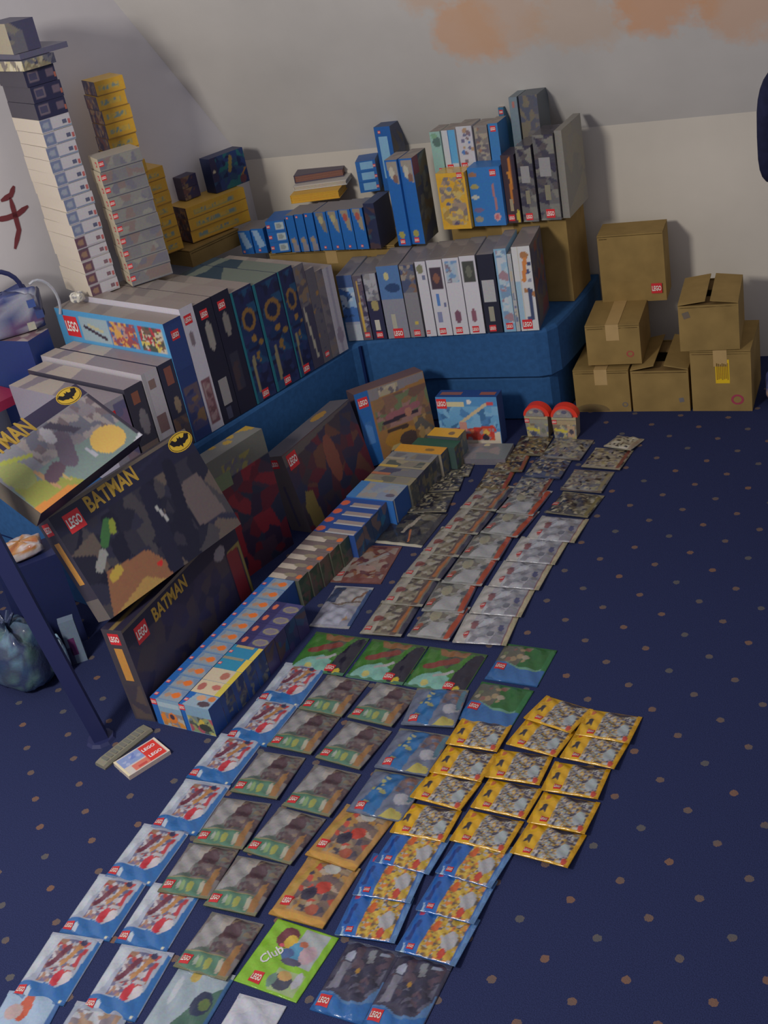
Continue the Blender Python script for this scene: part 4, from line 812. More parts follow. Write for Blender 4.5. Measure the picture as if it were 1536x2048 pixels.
# flat books and boxes lying on the row
zr = ZK2+.122
def flat(label, pl, pr, z, d, h, c, faces=None, name='book', cat='book', **kw):
    p, yaw, w, a = place(pl, pr, z, d); return toy_box(label, p, yaw, w, d, h, faces or {'front': [('bg', c)]}, c, name=name, cat=cat, **kw)
def book(label, pl, pr, z, d, h, cover, page):
    p, yaw, w, a = place(pl, pr, z, d); root = bpy.data.objects.new('book', None); COL.objects.link(root)
    root.location = tuple(p); root.rotation_euler = (0, 0, yaw); tag(root, label, 'book', 'flat books in the corner')
    t = .003
    for nm, z0 in (('cover', 0), ('cover', h-t)):
        mb = MB(); mb.box((-w/2, -d/2, z0), (w/2, d/2, z0+t), pc(cover)); mb.obj(nm, M_CARD, root)
    mb = MB(); mb.box((-w/2, -d/2, t*.2), (-w/2+t, d/2, h-t*.2), pc(cover)); mb.obj('spine', M_CARD, root)
    mb = MB()
    for k in range(5): mb.box((-w/2+t, -d/2+.002+.001*(k % 2), t+(h-2*t)*k/5), (w/2-.003, d/2-.003, t+(h-2*t)*(k+.9)/5), pc(page))
    mb.obj('page_block', M_MATT, root)
book('yellow edged flat box, lowest of three lying in the corner', (583, 408), (680, 396), zr, .12, .03, (190, 140, 30), (196, 144, 36))
book('white flat book, middle of three lying in the corner', (588, 383), (694, 369), zr+.031, .12, .018, (168, 164, 158), (160, 152, 140))
book('dark brown flat book, topmost of three lying in the corner', (590, 367), (688, 352), zr+.05, .13, .028, (58, 48, 70), (118, 76, 62))
p, yaw, w, a = place((724, 386), (758, 381), zr, .1)
for k in range(3):
    toy_box('flat blue box with pale blue label, %s of three beside the books' % ('lowest', 'middle', 'topmost')[k], (p[0], p[1], zr+.038*k), yaw, w*1.15, .1, .0375, {'front': Y0+[('r', .22, .2, .86, .9, (110, 158, 190))]}, (24, 80, 150), logos=[('front', .92, .45, .01, 0)], group='blue boxes lying beside the books')

# ---------------------------------------------------------------- left towers on the big boxes
ZT = .752
def tower(pl, pr, d, n, h, z0, mk, grp, yaw_add=0., jit=.003, seed=1, zs=None):
    p, yaw, w, a = place(pl, pr, z0, d); rg = random.Random(seed); z = zs or z0
    for k in range(n):
        label, faces, base, logos, mat, hk = mk(k)
        toy_box(label, (p[0]+rg.uniform(-jit, jit), p[1]+rg.uniform(-jit, jit), z), yaw+yaw_add+rg.uniform(-.02, .02), w, d, (hk or h)-.001, faces, base, logos=logos, mat=mat, group=grp)
        z += hk or h
    return z, p, yaw, w
NUM = ['lowest', 'second', 'third', 'fourth', 'fifth', 'sixth', 'seventh', 'eighth', 'ninth', 'tenth', 'eleventh', 'twelfth', 'thirteenth', 'fourteenth', 'fifteenth', 'sixteenth']
def mkw(k):
    pic = (88, 60, 74) if k < 5 else (98, 108, 136)
    ops = [('bg', (168, 164, 168)), ('r', 0, .08, .36, .9, pic), ('e', .18, .5, .1, .25, (130, 100, 80) if k < 5 else (130, 136, 150)), ('r', .36, .02, 1, .14, (110, 120, 140) if k >= 5 else (150, 146, 150)), ('r', .72, .3, .86, .6, (112, 84, 92) if k < 5 else (76, 80, 104)), ('r', .9, .2, .98, .55, (160, 84, 80))]
    return ('white box with %s picture square, %s from bottom of the tall left tower' % ('maroon' if k < 5 else 'grey blue', NUM[k]), {'front': ops, 'left': [('bg', (190, 178, 160))]}, (176, 168, 156), (), None, None)
zw = height(at(188, 596, ZT), 57, 246)
nW = 14; hW = (zw-ZT)/nW
z1, pT, yT, wT = tower((186, 597), (240, 576), .2, nW, hW, ZT, mkw, 'white boxes of the tall left tower')
def mkb(k):
    ops = [('bg', (34, 34, 62)), ('r', .1, .25, .42, .85, (96, 84, 96)), ('r', .14, .35, .38, .75, (60, 58, 84)), ('r', .7, .3, .92, .75, (90, 76, 90)), ('r', .93, .2, .99, .5, (150, 80, 60))]
    return ('dark box with two grey pictures, %s of three in the tall left tower' % ('lowest', 'middle', 'topmost')[k], {'front': ops, 'left': [('bg', (60, 56, 66))]}, (34, 34, 62), (), None, None)
a = at(188, 596, ZT); hB_ = (height(a, 12, 150)-z1)/3
z2, pB_, yB_, wB_ = tower((186, 597), (240, 576), .2, 3, hB_, ZT, lambda k: mkb(k), 'dark boxes of the tall left tower', seed=5, zs=z1)
# move the dark group up over the tower
o = None
def onto(label, z, w, d, h, off, yaw, faces, base, mat=None, name='toy_box', cat='box'):
    e = np.array((math.cos(yT), math.sin(yT))); q = np.array((-e[1], e[0]))
    xy = pT[:2]+e*off[0]+q*off[1]
    return toy_box(label, (xy[0], xy[1], z), yaw, w, d, h, faces, base, mat=mat, name=name, cat=cat)
onto('crinkled silver foil pack lying on the dark boxes of the tall tower', z2+.001, wT*1.1, .2, .028, (-.01, -.02), yT+.1, {'front': [('bg', (70, 70, 84)), ('pic', 0, 0, 1, 1, [(120, 110, 84), (60, 60, 80), (90, 90, 96), (150, 140, 110)], 3, 16)], 'left': [('bg', (150, 140, 110)), ('pic', 0, 0, 1, 1, [(170, 160, 120), (110, 100, 90), (190, 180, 150)], 4, 14)]}, (70, 72, 88), M_FOIL, 'foil_pack', 'pack')
onto('flat dark tray lying on the silver pack of the tall tower', z2+.03, wT*1.6, .19, .016, (.03, 0), yT+.05, {'front': [('bg', (80, 78, 100))]}, (84, 82, 100))
onto('dark box with a bright corner, very top of the tall left tower', z2+.047, wT*.9, .17, .085, (-.01, .0), yT, {'front': [('bg', (60, 58, 84)), ('pic', 0, 0, .5, 1, [(110, 104, 96), (90, 88, 96), (60, 60, 84)], 3, 8)], 'left': [('bg', (150, 140, 116))]}, (64, 62, 84))
# grey tower
def mkg(k):
    return ('grey long box with a cream end, %s from the bottom of the grey tower' % NUM[k], {'front': [('bg', (112, 110, 106)), ('pic', .02, .1, .98, .92, [(112, 110, 106), (120, 118, 110), (104, 102, 104), (112, 96, 92), (96, 94, 104)], 50+k, 9), ('r', 0, 0, 1, .05, (76, 76, 92))], 'left': [('bg', (178, 166, 140))], 'top': [('bg', (150, 142, 130))]}, (112, 110, 106), [('front', .06, .6, .016, 0), ('left', .7, .5, .016, 0)], None, None)
a2 = at(262, 572, ZT); zg = height(a2, 190, 318); 
tower((262, 573), (345, 549), .1, 10, (zg-ZT)/10, ZT, mkg, 'grey boxes of the second tower', yaw_add=.12, seed=3)
# yellow towers
def mky(tag_, n0):
    def f(k):
        ops = [('bg', (190, 142, 34)), ('r', .12, .3, .8, .7, (150, 140, 84)), ('pic', .14, .34, .78, .66, [(176, 146, 60), (110, 128, 120), (190, 150, 50)], k, 12), ('r', 0, 0, 1, .06, (150, 108, 40))]
        return ('yellow box, %s from the bottom of %s' % (NUM[k], tag_), {'front': ops, 'left': [('bg', (70, 60, 80)), ('pic', .08, .08, .92, .92, [(60, 54, 80), (110, 70, 70), (96, 84, 96), (150, 120, 90)], k+3, 12)], 'top': [('bg', (190, 150, 60))]}, (190, 142, 34), (), None, None)
    return f
a3 = at(286, 520, ZT); zy = height(a3, 205, 160); ny = 13
tower((286, 520), (338, 502), .12, ny, (zy-ZT)/ny, ZT, mky('the tall yellow tower', 0), 'yellow boxes of the tall yellow tower', seed=8, jit=.006)
# the low carton under the shorter yellow boxes, then the boxes
ZY = .70
p, yaw, w, a = place((384, 524), (482, 478), ZY-.045, .16)
carton('orange-brown low carton under the short yellow stack', (p[0], p[1], ZY-.045-.02), yaw, w, .16, .055, group=None, tape=False)
zys, pS, yS, wS = tower((388, 486), (502, 441), .13, 3, .043, ZY, mky('the short yellow stack', 0), 'yellow boxes of the short stack', seed=9)
tower((316, 516), (368, 496), .12, 7, .043, ZY, mky('the middle yellow stack', 0), 'yellow boxes of the middle stack', seed=10)
zt4 = ZY+.043*3+.002
p, yaw, w, a = place((372, 402), (402, 390), zt4, .08)
for k in range(2):
    toy_box('small dark box on the short yellow stack, %s of two' % ('lower', 'upper')[k], (p[0], p[1], zt4+.042*k), yaw, w, .08, .041, {'front': [('bg', (54, 46, 72)), ('pic', 0, 0, 1, 1, [(50, 44, 74), (90, 60, 60), (110, 90, 70), (44, 44, 80)], 3, 10)]}, (54, 46, 72), group='small dark boxes on the yellow stack')
eS = np.array((math.cos(yS), math.sin(yS), 0)); cS = pS+eS*(wS*.42)
h4 = .125
toy_box('dark teal box with a gold figure on top of the short yellow stack', (cS[0], cS[1], zys+.001), yS+.04, .155, .06, h4, {'front': [('bg', (26, 44, 84)), ('pic', 0, 0, 1, 1, [(24, 40, 84), (30, 60, 92), (20, 30, 70), (26, 90, 96), (30, 50, 100)], 9, 26), ('l', .52, .5, .6, .85, .1, (130, 110, 50)), ('l', .8, .2, .95, .42, .05, (140, 96, 40)), ('r', 0, .3, .16, 1, (40, 36, 66)), ('e', .08, .6, .05, .05, (170, 160, 130)), ('e', .84, .14, .1, .12, (84, 46, 56))]}, (24, 36, 76))

# ---------------------------------------------------------------- three black boxes leaning at the left, shiny lettering
def rect_pose(label, BL, BR, TL, thick, base, faces, logos, texts, group):
    BL, BR, TL = map(np.array, (BL, BR, TL)); ex = BR-BL; w = np.linalg.norm(ex); ex /= w
    ez = TL-BL; ez -= (ez @ ex)*ex; h = np.linalg.norm(ez); ez /= h; ey = np.cross(ez, ex)
    o = toy_box(label, (0, 0, 0), 0, w, thick, h, faces, base, logos=logos, texts=texts, group=group, cell=.0045)
    c = (BL+BR)/2+ey*thick/2; m = Matrix.Identity(4)
    for i in range(3): m[i][0], m[i][1], m[i][2], m[i][3] = ex[i], ey[i], ez[i], c[i]
    o.matrix_world = m; return o
def leanbox(label, bl, br, tl, z, thick, base, faces, logos=(), texts=(), group=None, w=None):
    BL, BR = at(*bl, z), at(*br, z)
    if w: BR = BL+(BR-BL)/np.linalg.norm(BR-BL)*w
    d = ray(*tl); e = BR-BL; t = ((BL-CC) @ e)/(d @ e); return rect_pose(label, BL, BR, CC+t*d, thick, base, faces, logos, texts, group), BL, BR, CC+t*d
BKL = (30, 28, 52)
hdr = [('bg', (26, 26, 50)), ('r', 0, .97, 1, 1, (90, 80, 70))]
f3 = {'front': hdr+[('pic', 0, .0, .86, .8, [(44, 40, 66), (36, 34, 60), (52, 46, 62), (40, 38, 70), (58, 50, 60)], 33, 30), ('r', .87, .02, .97, .72, (112, 28, 36)), ('p', [(.86, .74), (1, .74), (1, .1), (.975, .1), (.975, .7)], (120, 106, 50)), ('e', .82, .8, .05, .07, (120, 114, 120))],
      'left': [('bg', (60, 54, 60)), ('r', .3, .45, .7, .8, (176, 120, 50)), ('pic', .1, .02, .9, .4, [(56, 50, 60), (76, 64, 60)], 2, 6)], 'top': [('bg', (34, 30, 50)), ('r', 0, .4, 1, .6, (110, 90, 50)), ('pic', .84, 0, 1, 1, [(150, 110, 40), (60, 40, 40)], 4, 10)]}
LT = lambda w: text_layers('BATMAN', w, (160, 126, 40), 1.35, .03)
leanbox('black boxed set standing on the carpet, lowest of the three with yellow lettering', (312, 1444), (545, 1172), (242, 1262), 0, .065, BKL, f3, [('front', .12, .83, .05, 0), ('left', .5, .9, .034, 0)], [('front', .37, .87, LT(.16), .04, 'lettering')], 'black boxed sets with yellow lettering', w=.545)
f2 = {'front': hdr+[('pic', .0, 0, 1, .78, [(26, 26, 44), (40, 38, 52), (58, 54, 60), (20, 20, 40), (36, 36, 56), (84, 72, 66)], 35, 44), ('p', [(.02, 0), (.5, 0), (.4, .3), (.12, .34)], (130, 84, 56)), ('p', [(.05, 0), (.4, 0), (.3, .12)], (156, 120, 60)), ('p', [(.76, .2), (.96, .18), (.92, .62), (.76, .6)], (88, 76, 76)), ('l', .5, .05, .58, .7, .1, (24, 24, 46)), ('l', .66, .1, .78, .8, .08, (20, 20, 40)), ('l', .2, .55, .27, .68, .05, (50, 96, 50)), ('l', .28, .6, .3, .66, .04, (120, 130, 40)), ('l', .1, .4, .16, .48, .05, (130, 130, 126)), ('l', .14, .27, .19, .3, .05, (170, 140, 50)), ('l', .6, .42, .58, .55, .018, (150, 150, 150)), ('e', .42, .14, .02, .02, (190, 30, 30)), ('l', .3, .82, .8, .95, .02, (30, 30, 56))],
      'left': [('bg', (50, 46, 58)), ('r', .3, .35, .7, .75, (180, 124, 50)), ('r', 0, 0, 1, .2, (92, 84, 80))], 'top': [('bg', (36, 32, 50)), ('r', 0, .45, 1, .55, (96, 84, 60))]}
b2, BL2, BR2, TL2 = leanbox('black boxed set with a dark vehicle, middle of the three with yellow lettering', (222, 1238), (482, 1048), (92, 1031), .316, .065, BKL, f2, [('front', .12, .84, .05, 0), ('left', .5, .88, .034, 0)], [('front', .4, .9, LT(.17), .03, 'lettering'), ('front', .93, .92, emblem_layers(.075), 0, 'emblem')], 'black boxed sets with yellow lettering')
f1 = {'front': [('bg', (120, 120, 128)), ('r', 0, .82, 1, 1, (44, 38, 66)), ('pic', .3, .3, 1, .82, [(120, 112, 118), (96, 96, 110), (140, 130, 128), (104, 90, 96)], 37, 24), ('p', [(0, 0), (1, 0), (1, .3), (.4, .42), (0, .4)], (108, 126, 122)), ('p', [(0, 0), (.4, 0), (.36, .12), (.14, .36), (.02, .4)], (138, 140, 60)), ('e', .12, .5, .1, .2, (140, 146, 80)), ('e', .78, .2, .13, .16, (214, 160, 70)), ('e', .76, .26, .2, .22, (168, 110, 86)) if 0 else ('e', .79, .22, .14, .17, (216, 162, 74)), ('p', [(0, 0), (.34, 0), (.3, .06), (0, .09)], (196, 120, 50)),
      ('l', .24, .12, .22, .4, .03, (172, 130, 90)), ('l', .34, .1, .32, .3, .02, (176, 150, 90)), ('l', .26, .25, .36, .3, .09, (92, 70, 84)), ('l', .46, .3, .56, .55, .12, (92, 80, 96)), ('l', .5, .62, .52, .72, .08, (160, 156, 160)), ('l', .62, .15, .61, .27, .03, (160, 160, 170)), ('p', [(.52, .8), (.6, .8), (.72, .52), (.66, .5)], (64, 58, 76)), ('r', .97, 0, 1, .8, (50, 44, 60)), ('p', [(.9, 0), (1, 0), (1, .06)], (180, 180, 190)), ('l', .1, .72, .3, .6, .03, (150, 156, 60))], 'left': [('bg', (84, 76, 66))], 'top': [('bg', (34, 30, 60))]}
leanbox('pale boxed set lying back with an orange blast, topmost of the three with yellow lettering', (82, 1027), (286, 869), (-66, 914), float(TL2[2])+.045, .05, (40, 36, 60), f1, [], [('front', .25, .91, LT(.2), .0, 'lettering'), ('front', .88, .92, emblem_layers(.075), 0, 'emblem')], 'black boxed sets with yellow lettering')

# ---------------------------------------------------------------- boxes standing on the floor along the bench
leanbox('dark red box with a grey banner, between the black sets and the next floor box', (470, 1175), (588, 1088), (396, 938), 0, .07, (60, 36, 50), {'front': [('bg', (50, 30, 46)), ('pic', 0, 0, 1, .8, [(90, 26, 38), (44, 30, 52), (60, 40, 56), (120, 30, 40), (36, 40, 60)], 14, 30), ('r', 0, .8, 1, 1, (92, 92, 84)), ('r', 0, .74, .4, .86, (96, 108, 76)), ('l', .25, .2, .28, .5, .12, (130, 30, 40)), ('pic', .3, .8, .8, .92, [(120, 112, 60), (84, 80, 90), (90, 90, 80)], 7, 16)], 'top': [('bg', (96, 96, 92)), ('dots', 0, .6, 1, 1, [(150, 120, 40)], 4, 8, .06)], 'right': [('bg', (70, 44, 50))]}, [], [], None)
leanbox('dark red and purple box with its logo at the upper left, third along the bench', (625, 1066), (752, 944), (563, 912), 0, .08, (66, 40, 52), {'front': [('bg', (66, 40, 54)), ('pic', 0, 0, 1, 1, [(76, 42, 52), (92, 36, 48), (52, 44, 66), (96, 60, 50), (60, 50, 58), (44, 46, 70)], 19, 34), ('p', [(.06, 0), (.2, 0), (.18, .42), (.1, .46), (.04, .3)], (124, 106, 54)), ('e', .55, .55, .08, .3, (120, 66, 54)), ('p', [(0, .84), (.6, .94), (1, .97), (1, 1), (0, 1)], (84, 76, 74))], 'left': [('bg', (92, 82, 84)), ('l', .5, .1, .5, .6, .1, (70, 66, 90))], 'top': [('bg', (84, 80, 84)), ('e', .7, .6, .1, .25, (150, 110, 40))]}, [('front', .1, .87, .05, 0), ('left', .5, .9, .03, 0)], [], None)
p, yaw, w, a = place((743, 938), (877, 888), 0, .07); h6 = height(a, 719, 797)*1.0
toy_box('orange car picture box with a blue strip, leaning before the bench corner', (p[0], p[1], .0), yaw, w, .07, h6, {'front': [('bg', (132, 92, 50)), ('pic', .22, .42, 1, .84, [(110, 80, 66), (120, 90, 60), (96, 70, 60), (90, 100, 70), (130, 96, 90)], 15, 26), ('l', .4, .56, .82, .6, .09, (128, 76, 84)), ('l', .32, .5, .8, .52, .05, (44, 36, 50)), ('e', .52, .25, .24, .13, (150, 104, 36)), ('l', .36, .38, .62, .37, .05, (60, 46, 40)), ('e', .62, .2, .14, .1, (66, 52, 50)), ('e', .42, .12, .08, .06, (160, 140, 90)), ('e', .36, .07, .06, .05, (50, 46, 66)), ('pic', .72, .02, 1, .45, [(140, 110, 66), (150, 120, 80), (110, 80, 50), (80, 76, 70)], 4, 14), ('p', [(.2, .84), (1, .9), (1, 1), (.2, 1)], (110, 104, 108)), ('pic', .34, .86, .62, .98, [(140, 128, 104), (90, 84, 90), (150, 140, 120)], 12, 10), ('e', .68, .54, .05, .06, (150, 100, 80)), ('r', 0, 0, .19, 1, (26, 84, 150)), ('pic', .05, .3, .15, .6, [(60, 110, 170), (40, 90, 150)], 3, 6)], 'top': [('bg', (96, 70, 66))], 'right': [('bg', (96, 56, 44))]}, (80, 60, 60), lean=.1, logos=[('front', .1, .86, .036, 0)])
p, yaw, w, a = place((885, 890), (1005, 892), 0, .06); h7 = height(a, 870, 797)
toy_box('blue box with red crane trucks on white, beside the red-topped packs', (p[0], p[1], 0), yaw, w, .06, h7, {'front': [('bg', (60, 120, 172)), ('pic', 0, .35, 1, .8, [(60, 110, 160), (84, 140, 180), (50, 96, 140), (100, 150, 184)], 5, 22), ('p', [(.2, 0), (1, 0), (1, .3), (.7, .16), (.3, .14)], (184, 172, 150)), ('p', [(.04, .12), (.1, .34), (.3, .32), (.9, .42), (.94, .3), (.7, .18), (.2, .06)], (178, 50, 36)), ('pic', .08, .1, .9, .36, [(184, 52, 38), (150, 46, 40), (190, 96, 60), (130, 110, 120), (180, 44, 34)], 9, 26), ('l', .36, .46, .8, .84, .05, (176, 156, 120)), ('r', .34, .28, .46, .48, (176, 120, 110)), ('e', .54, .9, .04, .05, (190, 184, 176)), ('r', .82, .82, .93, .9, (180, 60, 66)), ('r', .16, .8, .46, .9, (176, 168, 130)), ('e', .77, .26, .05, .06, (190, 150, 60)), ('e', .75, .16, .05, .07, (40, 34, 50))], 'top': [('bg', (30, 60, 120)), ('r', .05, .3, .4, .7, (130, 80, 70)), ('r', .7, .3, .95, .7, (140, 76, 60))], 'right': [('bg', (40, 60, 110))]}, (40, 80, 140), lean=.04, logos=[('front', .09, .86, .036, 0)])
q = [at(868, 930), at(1014, 930)]
pf, yf, wf, af = place((878, 929), (1012, 930), 0, .11)
toy_box('flat grey box lying in front of the crane truck box', pf, yf, wf, .11, .022, {'top': [('bg', (120, 112, 112)), ('pic', 0, 0, 1, 1, [(112, 106, 108), (124, 112, 108), (104, 106, 112), (96, 100, 100)], 3, 14), ('e', .62, .9, .05, .07, (170, 160, 120))]}, (96, 92, 100))

# two packs with round red tops
def red_top(label, pl, pr, tint):
    p, yaw, w, a = place(pl, pr, 0, .05); root = bpy.data.objects.new('blister_pack', None); COL.objects.link(root)
    root.location = tuple(p); root.rotation_euler = (0, 0, yaw); tag(root, label, 'pack', 'packs with round red tops')
    hb = height(a, pl[0]-4, pl[1]-40)*1.0; R = w*.56; d = .05
    def prism(name, pts, y0, y1, col, mat=M_CARD, sub=None):
        n = len(pts); v = [(x, y, z) for y in (y0, y1) for x, z in pts]
        f = [tuple(range(n))[::-1] if 0 else tuple(range(n)), tuple(range(2*n-1, n-1, -1))]+[(i, n+i, n+(i+1) % n, (i+1) % n) for i in range(n)]
        return mesh_obj(name, v, f, mat, np.tile(pc(col), (2*n, 1)), root)
    body = [(-w*.44, 0), (w*.44, 0), (w*.5, hb), (-w*.5, hb)]
    prism('lower_card', body, -d/2, d/2, (130, 116, 96))
    g, gf = grid2(22, 16); u, v_ = g[:, 0]+.5, g[:, 1]+.5
    cc = paint([('bg', tint), ('pic', 0, 0, 1, .8, [(120, 120, 110), (150, 140, 90), (92, 96, 110), (160, 150, 110), (110, 96, 80)], len(label), 16), ('l', .1, .5, .6, .4, .12, (176, 160, 50)), ('e', .3, .2, .12, .14, (60, 66, 90)), ('r', .62, .1, .95, .7, (160, 130, 100) if 'right' in label else (120, 116, 110)), ('e', .78, .4, .1, .16, (60, 56, 70) if 'right' in label else (100, 104, 90))], u, v_, 1.2)
    mb = MB(); P = np.stack([g[:, 0]*w*(.9+.1*v_), np.full(len(g), -d/2-.0006), v_*hb*.9], 1); mb.add(P, gf, cc); mb.obj('picture', M_CARD, root)
    arc = [(math.cos(t)*R, hb+.002+math.sin(t)*R*.9) for t in np.linspace(0, math.pi, 18)]
    prism('round_top', arc, -d/2+.006, d/2-.012, (206, 42, 24))
    win = [(math.cos(t)*R*.7-.002, hb+.006+math.sin(t)*R*.58) for t in np.linspace(0, math.pi, 14)]
    prism('window', win, -d/2-.004, -d/2+.006, (120, 116, 116), M_FOIL)
    mb = MB()
    for k, (x, z, r) in enumerate(((-.3, .2, .16), (.1, .3, .2), (.3, .15, .14))):
        e, ef = disc(10, r*R, r*R); mb.add(np.stack([e[:, 0]+x*R, np.full(10, -d/2-.0046), hb+.012+z*R+e[:, 1]*.7], 1), ef, pc([(150, 140, 120), (80, 78, 100), (130, 124, 120)][k]))
    mb.obj('toy_figure_print', M_CARD, root)
    mb = MB(); mb.box((-w*.5, -d/2-.002, hb-.004), (w*.5, -d/2+.004, hb+.004), pc((150, 140, 110))); mb.obj('hinge_strip', M_CARD, root)
    decal(root, 'logo', logo_layers(.016), (-w*.4, -d/2-.001, hb-.012), (1, 0, 0), (0, 0, 1), (0, -1, 0))
red_top('pack with a round red top and grey window, left of the pair', (1054, 874), (1100, 876), (126, 124, 112))
red_top('pack with a round red top and grey window, right of the pair beside the cartons', (1108, 877), (1156, 878), (150, 130, 96))

# ---------------------------------------------------------------- the double row of small boxes on the floor
HS = .0865; PITCH = .0512
a0 = np.array((-1.936, 1.829)); rd = np.array((.02, .52)); rd /= np.linalg.norm(rd); ryaw = math.atan2(rd[1], rd[0])-math.pi/2; rx = np.array((rd[1], -rd[0]))
RB = (26, 84, 158)
tl = [('bg', RB), ('p', [(.26, 0), (1, 0), (1, 1), (.26, 1)], (112, 128, 146)), ('pic', .3, .1, 1, .9, [(110, 128, 150), (120, 130, 140), (96, 116, 146)], 3, 8), ('e', .72, .5, .15, .22, (196, 96, 34)), ('e', .46, .45, .1, .18, (150, 116, 96)), ('r', .24, .0, 1, .08, (96, 120, 150))]
fl1 = [('bg', (110, 140, 160)), ('r', 0, 0, .2, 1, RB), ('r', .22, .72, .96, .9, (140, 160, 170)), ('pic', .22, .02, 1, .5, [(190, 120, 40), (170, 110, 50), (120, 110, 110), (150, 150, 140)], 5, 12), ('e', .62, .34, .15, .2, (196, 104, 36)), ('e', .6, .38, .08, .1, (60, 46, 60)), ('e', .28, .3, .1, .14, (196, 110, 36))]
fl2 = [('bg', (104, 136, 158)), ('r', 0, 0, .14, 1, RB), ('pic', .18, .02, 1, .62, [(130, 130, 80), (96, 110, 110), (160, 150, 80), (70, 76, 70), (150, 70, 80), (110, 130, 90)], 6, 20), ('e', .62, .4, .1, .14, (176, 150, 50)), ('e', .7, .25, .2, .14, (50, 56, 50))]
def rowbox(label, k, col, w, faces, base, lg=(), d=PITCH-.0012, h=HS, off=0.):
    p = a0+rd*(PITCH*k+d/2)+rx*(off+w/2); return toy_box(label, (p[0], p[1], 0), ryaw, w, d, h, faces, base, logos=lg, group='small boxes in a row on the carpet', cell=.0028)
for k in range(11):
    rowbox('small blue box with orange picture, %s from front, left file of the row' % ORD[k], k, 0, .0925, {'top': tl, 'front': fl1, 'right': [('bg', (20, 60, 126))]}, RB, [('top', .1, .35, .011, 0)]+([('front', .1, .86, .018, 0)] if k == 0 else []))
PUR = (44, 40, 84)
rf = [(RB, [('bg', RB), ('p', [(.1, 0), (1, 0), (1, 1), (.25, 1)], (120, 140, 156)), ('e', .72, .3, .2, .2, (70, 56, 66)), ('e', .5, .7, .15, .2, (176, 130, 100)), ('e', .84, .75, .12, .2, (176, 100, 50))], 'small blue box at the front of the right file'),
      ((176, 150, 110), [('bg', (176, 160, 132)), ('r', .8, 0, 1, 1, (176, 160, 60)), ('e', .2, .5, .12, .3, (150, 84, 76)), ('e', .66, .6, .15, .2, (160, 90, 80))], 'cream box with a yellow end, nearer of two in the right file'),
      ((176, 150, 110), [('bg', (172, 158, 134)), ('r', .82, 0, 1, 1, (180, 160, 50)), ('e', .6, .5, .14, .3, (150, 90, 76))], 'cream box with a yellow end, farther of two in the right file'),
      ((30, 100, 140), [('bg', (36, 116, 150)), ('r', .78, 0, 1, 1, (190, 164, 60)), ('r', 0, .8, .7, 1, (120, 116, 100))], 'teal box with a yellow end, nearer of two in the right file'),
      ((30, 100, 140), [('bg', (36, 112, 150)), ('r', .84, 0, 1, 1, (190, 166, 60)), ('r', .1, .8, .7, 1, (150, 130, 90))], 'teal box with a yellow end, farther of two in the right file')]
for k, (base, ops, label) in enumerate(rf):
    rowbox(label, k, 1, .0925, {'top': ops, 'front': fl2, 'right': [('bg', (22, 56, 120)), ('pic', .3, 0, 1, 1, [(24, 52, 110), (60, 66, 80), (90, 92, 90), (26, 44, 90)], k, 10)] if k else [('bg', (24, 60, 126))]}, base, [('front', .07, .88, .018, 0), ('top', .1, .4, .011, 0)] if k == 0 else ([('top', .08, .4, .01, 0)] if k > 2 else []), off=.0945)
for k in range(5, 9):
    rowbox('small purple box with a pale oval, %s of four in the right file' % ORD[k-5], k, 1, .0925, {'top': [('bg', (58, 56, 104)), ('r', 0, 0, .4, 1, PUR), ('e', .72, .45, .26, .3, (120, 112, 92)), ('e', .72, .45, .18, .2, (104, 96, 110)), ('e', .16, .5, .08, .24, (186, 90, 60))], 'right': [('bg', (34, 40, 90)), ('pic', 0, 0, 1, 1, [(34, 40, 86), (52, 44, 90), (70, 50, 60), (30, 60, 100)], k, 8)], 'front': [('bg', PUR)]}, PUR, (), off=.0945)
BRN = (70, 74, 62)
for k in range(11, 16):
    w = .105+.005*(k-11)
    rowbox('small brown and green box with a white top edge, %s of five in the row' % ORD[k-11], k, 0, w, {'top': [('bg', (98, 84, 84)), ('r', 0, 0, .55, .5, (166, 154, 140)), ('e', .6, .5, .2, .2, (120, 110, 90)), ('e', .9, .4, .08, .22, (190, 90, 40))], 'right': [('bg', (62, 76, 58)), ('pic', 0, 0, 1, 1, [(62, 76, 56), (80, 72, 62), (44, 66, 50), (90, 70, 60)], k, 10)], 'front': [('bg', BRN)]}, BRN)
for k in range(16, 20):
    rowbox('small blue box with white line and red end, %s of four, mid row' % ORD[k-16], k, 0, .145, {'top': [('bg', (32, 62, 126)), ('r', .3, .0, .98, .5, (130, 116, 112)), ('r', .28, 0, .98, .14, (150, 150, 150)), ('e', .1, .4, .1, .3, (180, 76, 50))], 'right': [('bg', (30, 66, 110)), ('pic', 0, 0, 1, 1, [(30, 70, 116), (40, 60, 90), (96, 80, 80), (36, 90, 120)], k, 8)]}, (32, 62, 126))
rowbox('wide pale blue box, flat topped, in the middle of the row', 20, 0, .168, {'top': [('bg', (110, 124, 140)), ('pic', .2, .1, 1, .9, [(120, 128, 136), (110, 120, 140), (130, 124, 118)], 3, 10), ('r', 0, 0, .2, 1, (50, 104, 160)), ('e', .85, .3, .1, .1, (80, 74, 90))], 'right': [('bg', (26, 70, 136)), ('r', .04, .1, .1, 1, (150, 156, 160))], 'front': [('bg', (34, 90, 160))]}, (26, 70, 136), d=.102, h=.09)
KINDS = [((84, 84, 76), (120, 112, 84), (150, 132, 70), 'grey and mustard'), ((60, 60, 80), (96, 96, 100), (150, 90, 60), 'dark grey'), ((70, 76, 70), (130, 120, 96), (170, 140, 60), 'olive'), ((92, 92, 96), (112, 112, 112), (140, 130, 110), 'plain grey')]
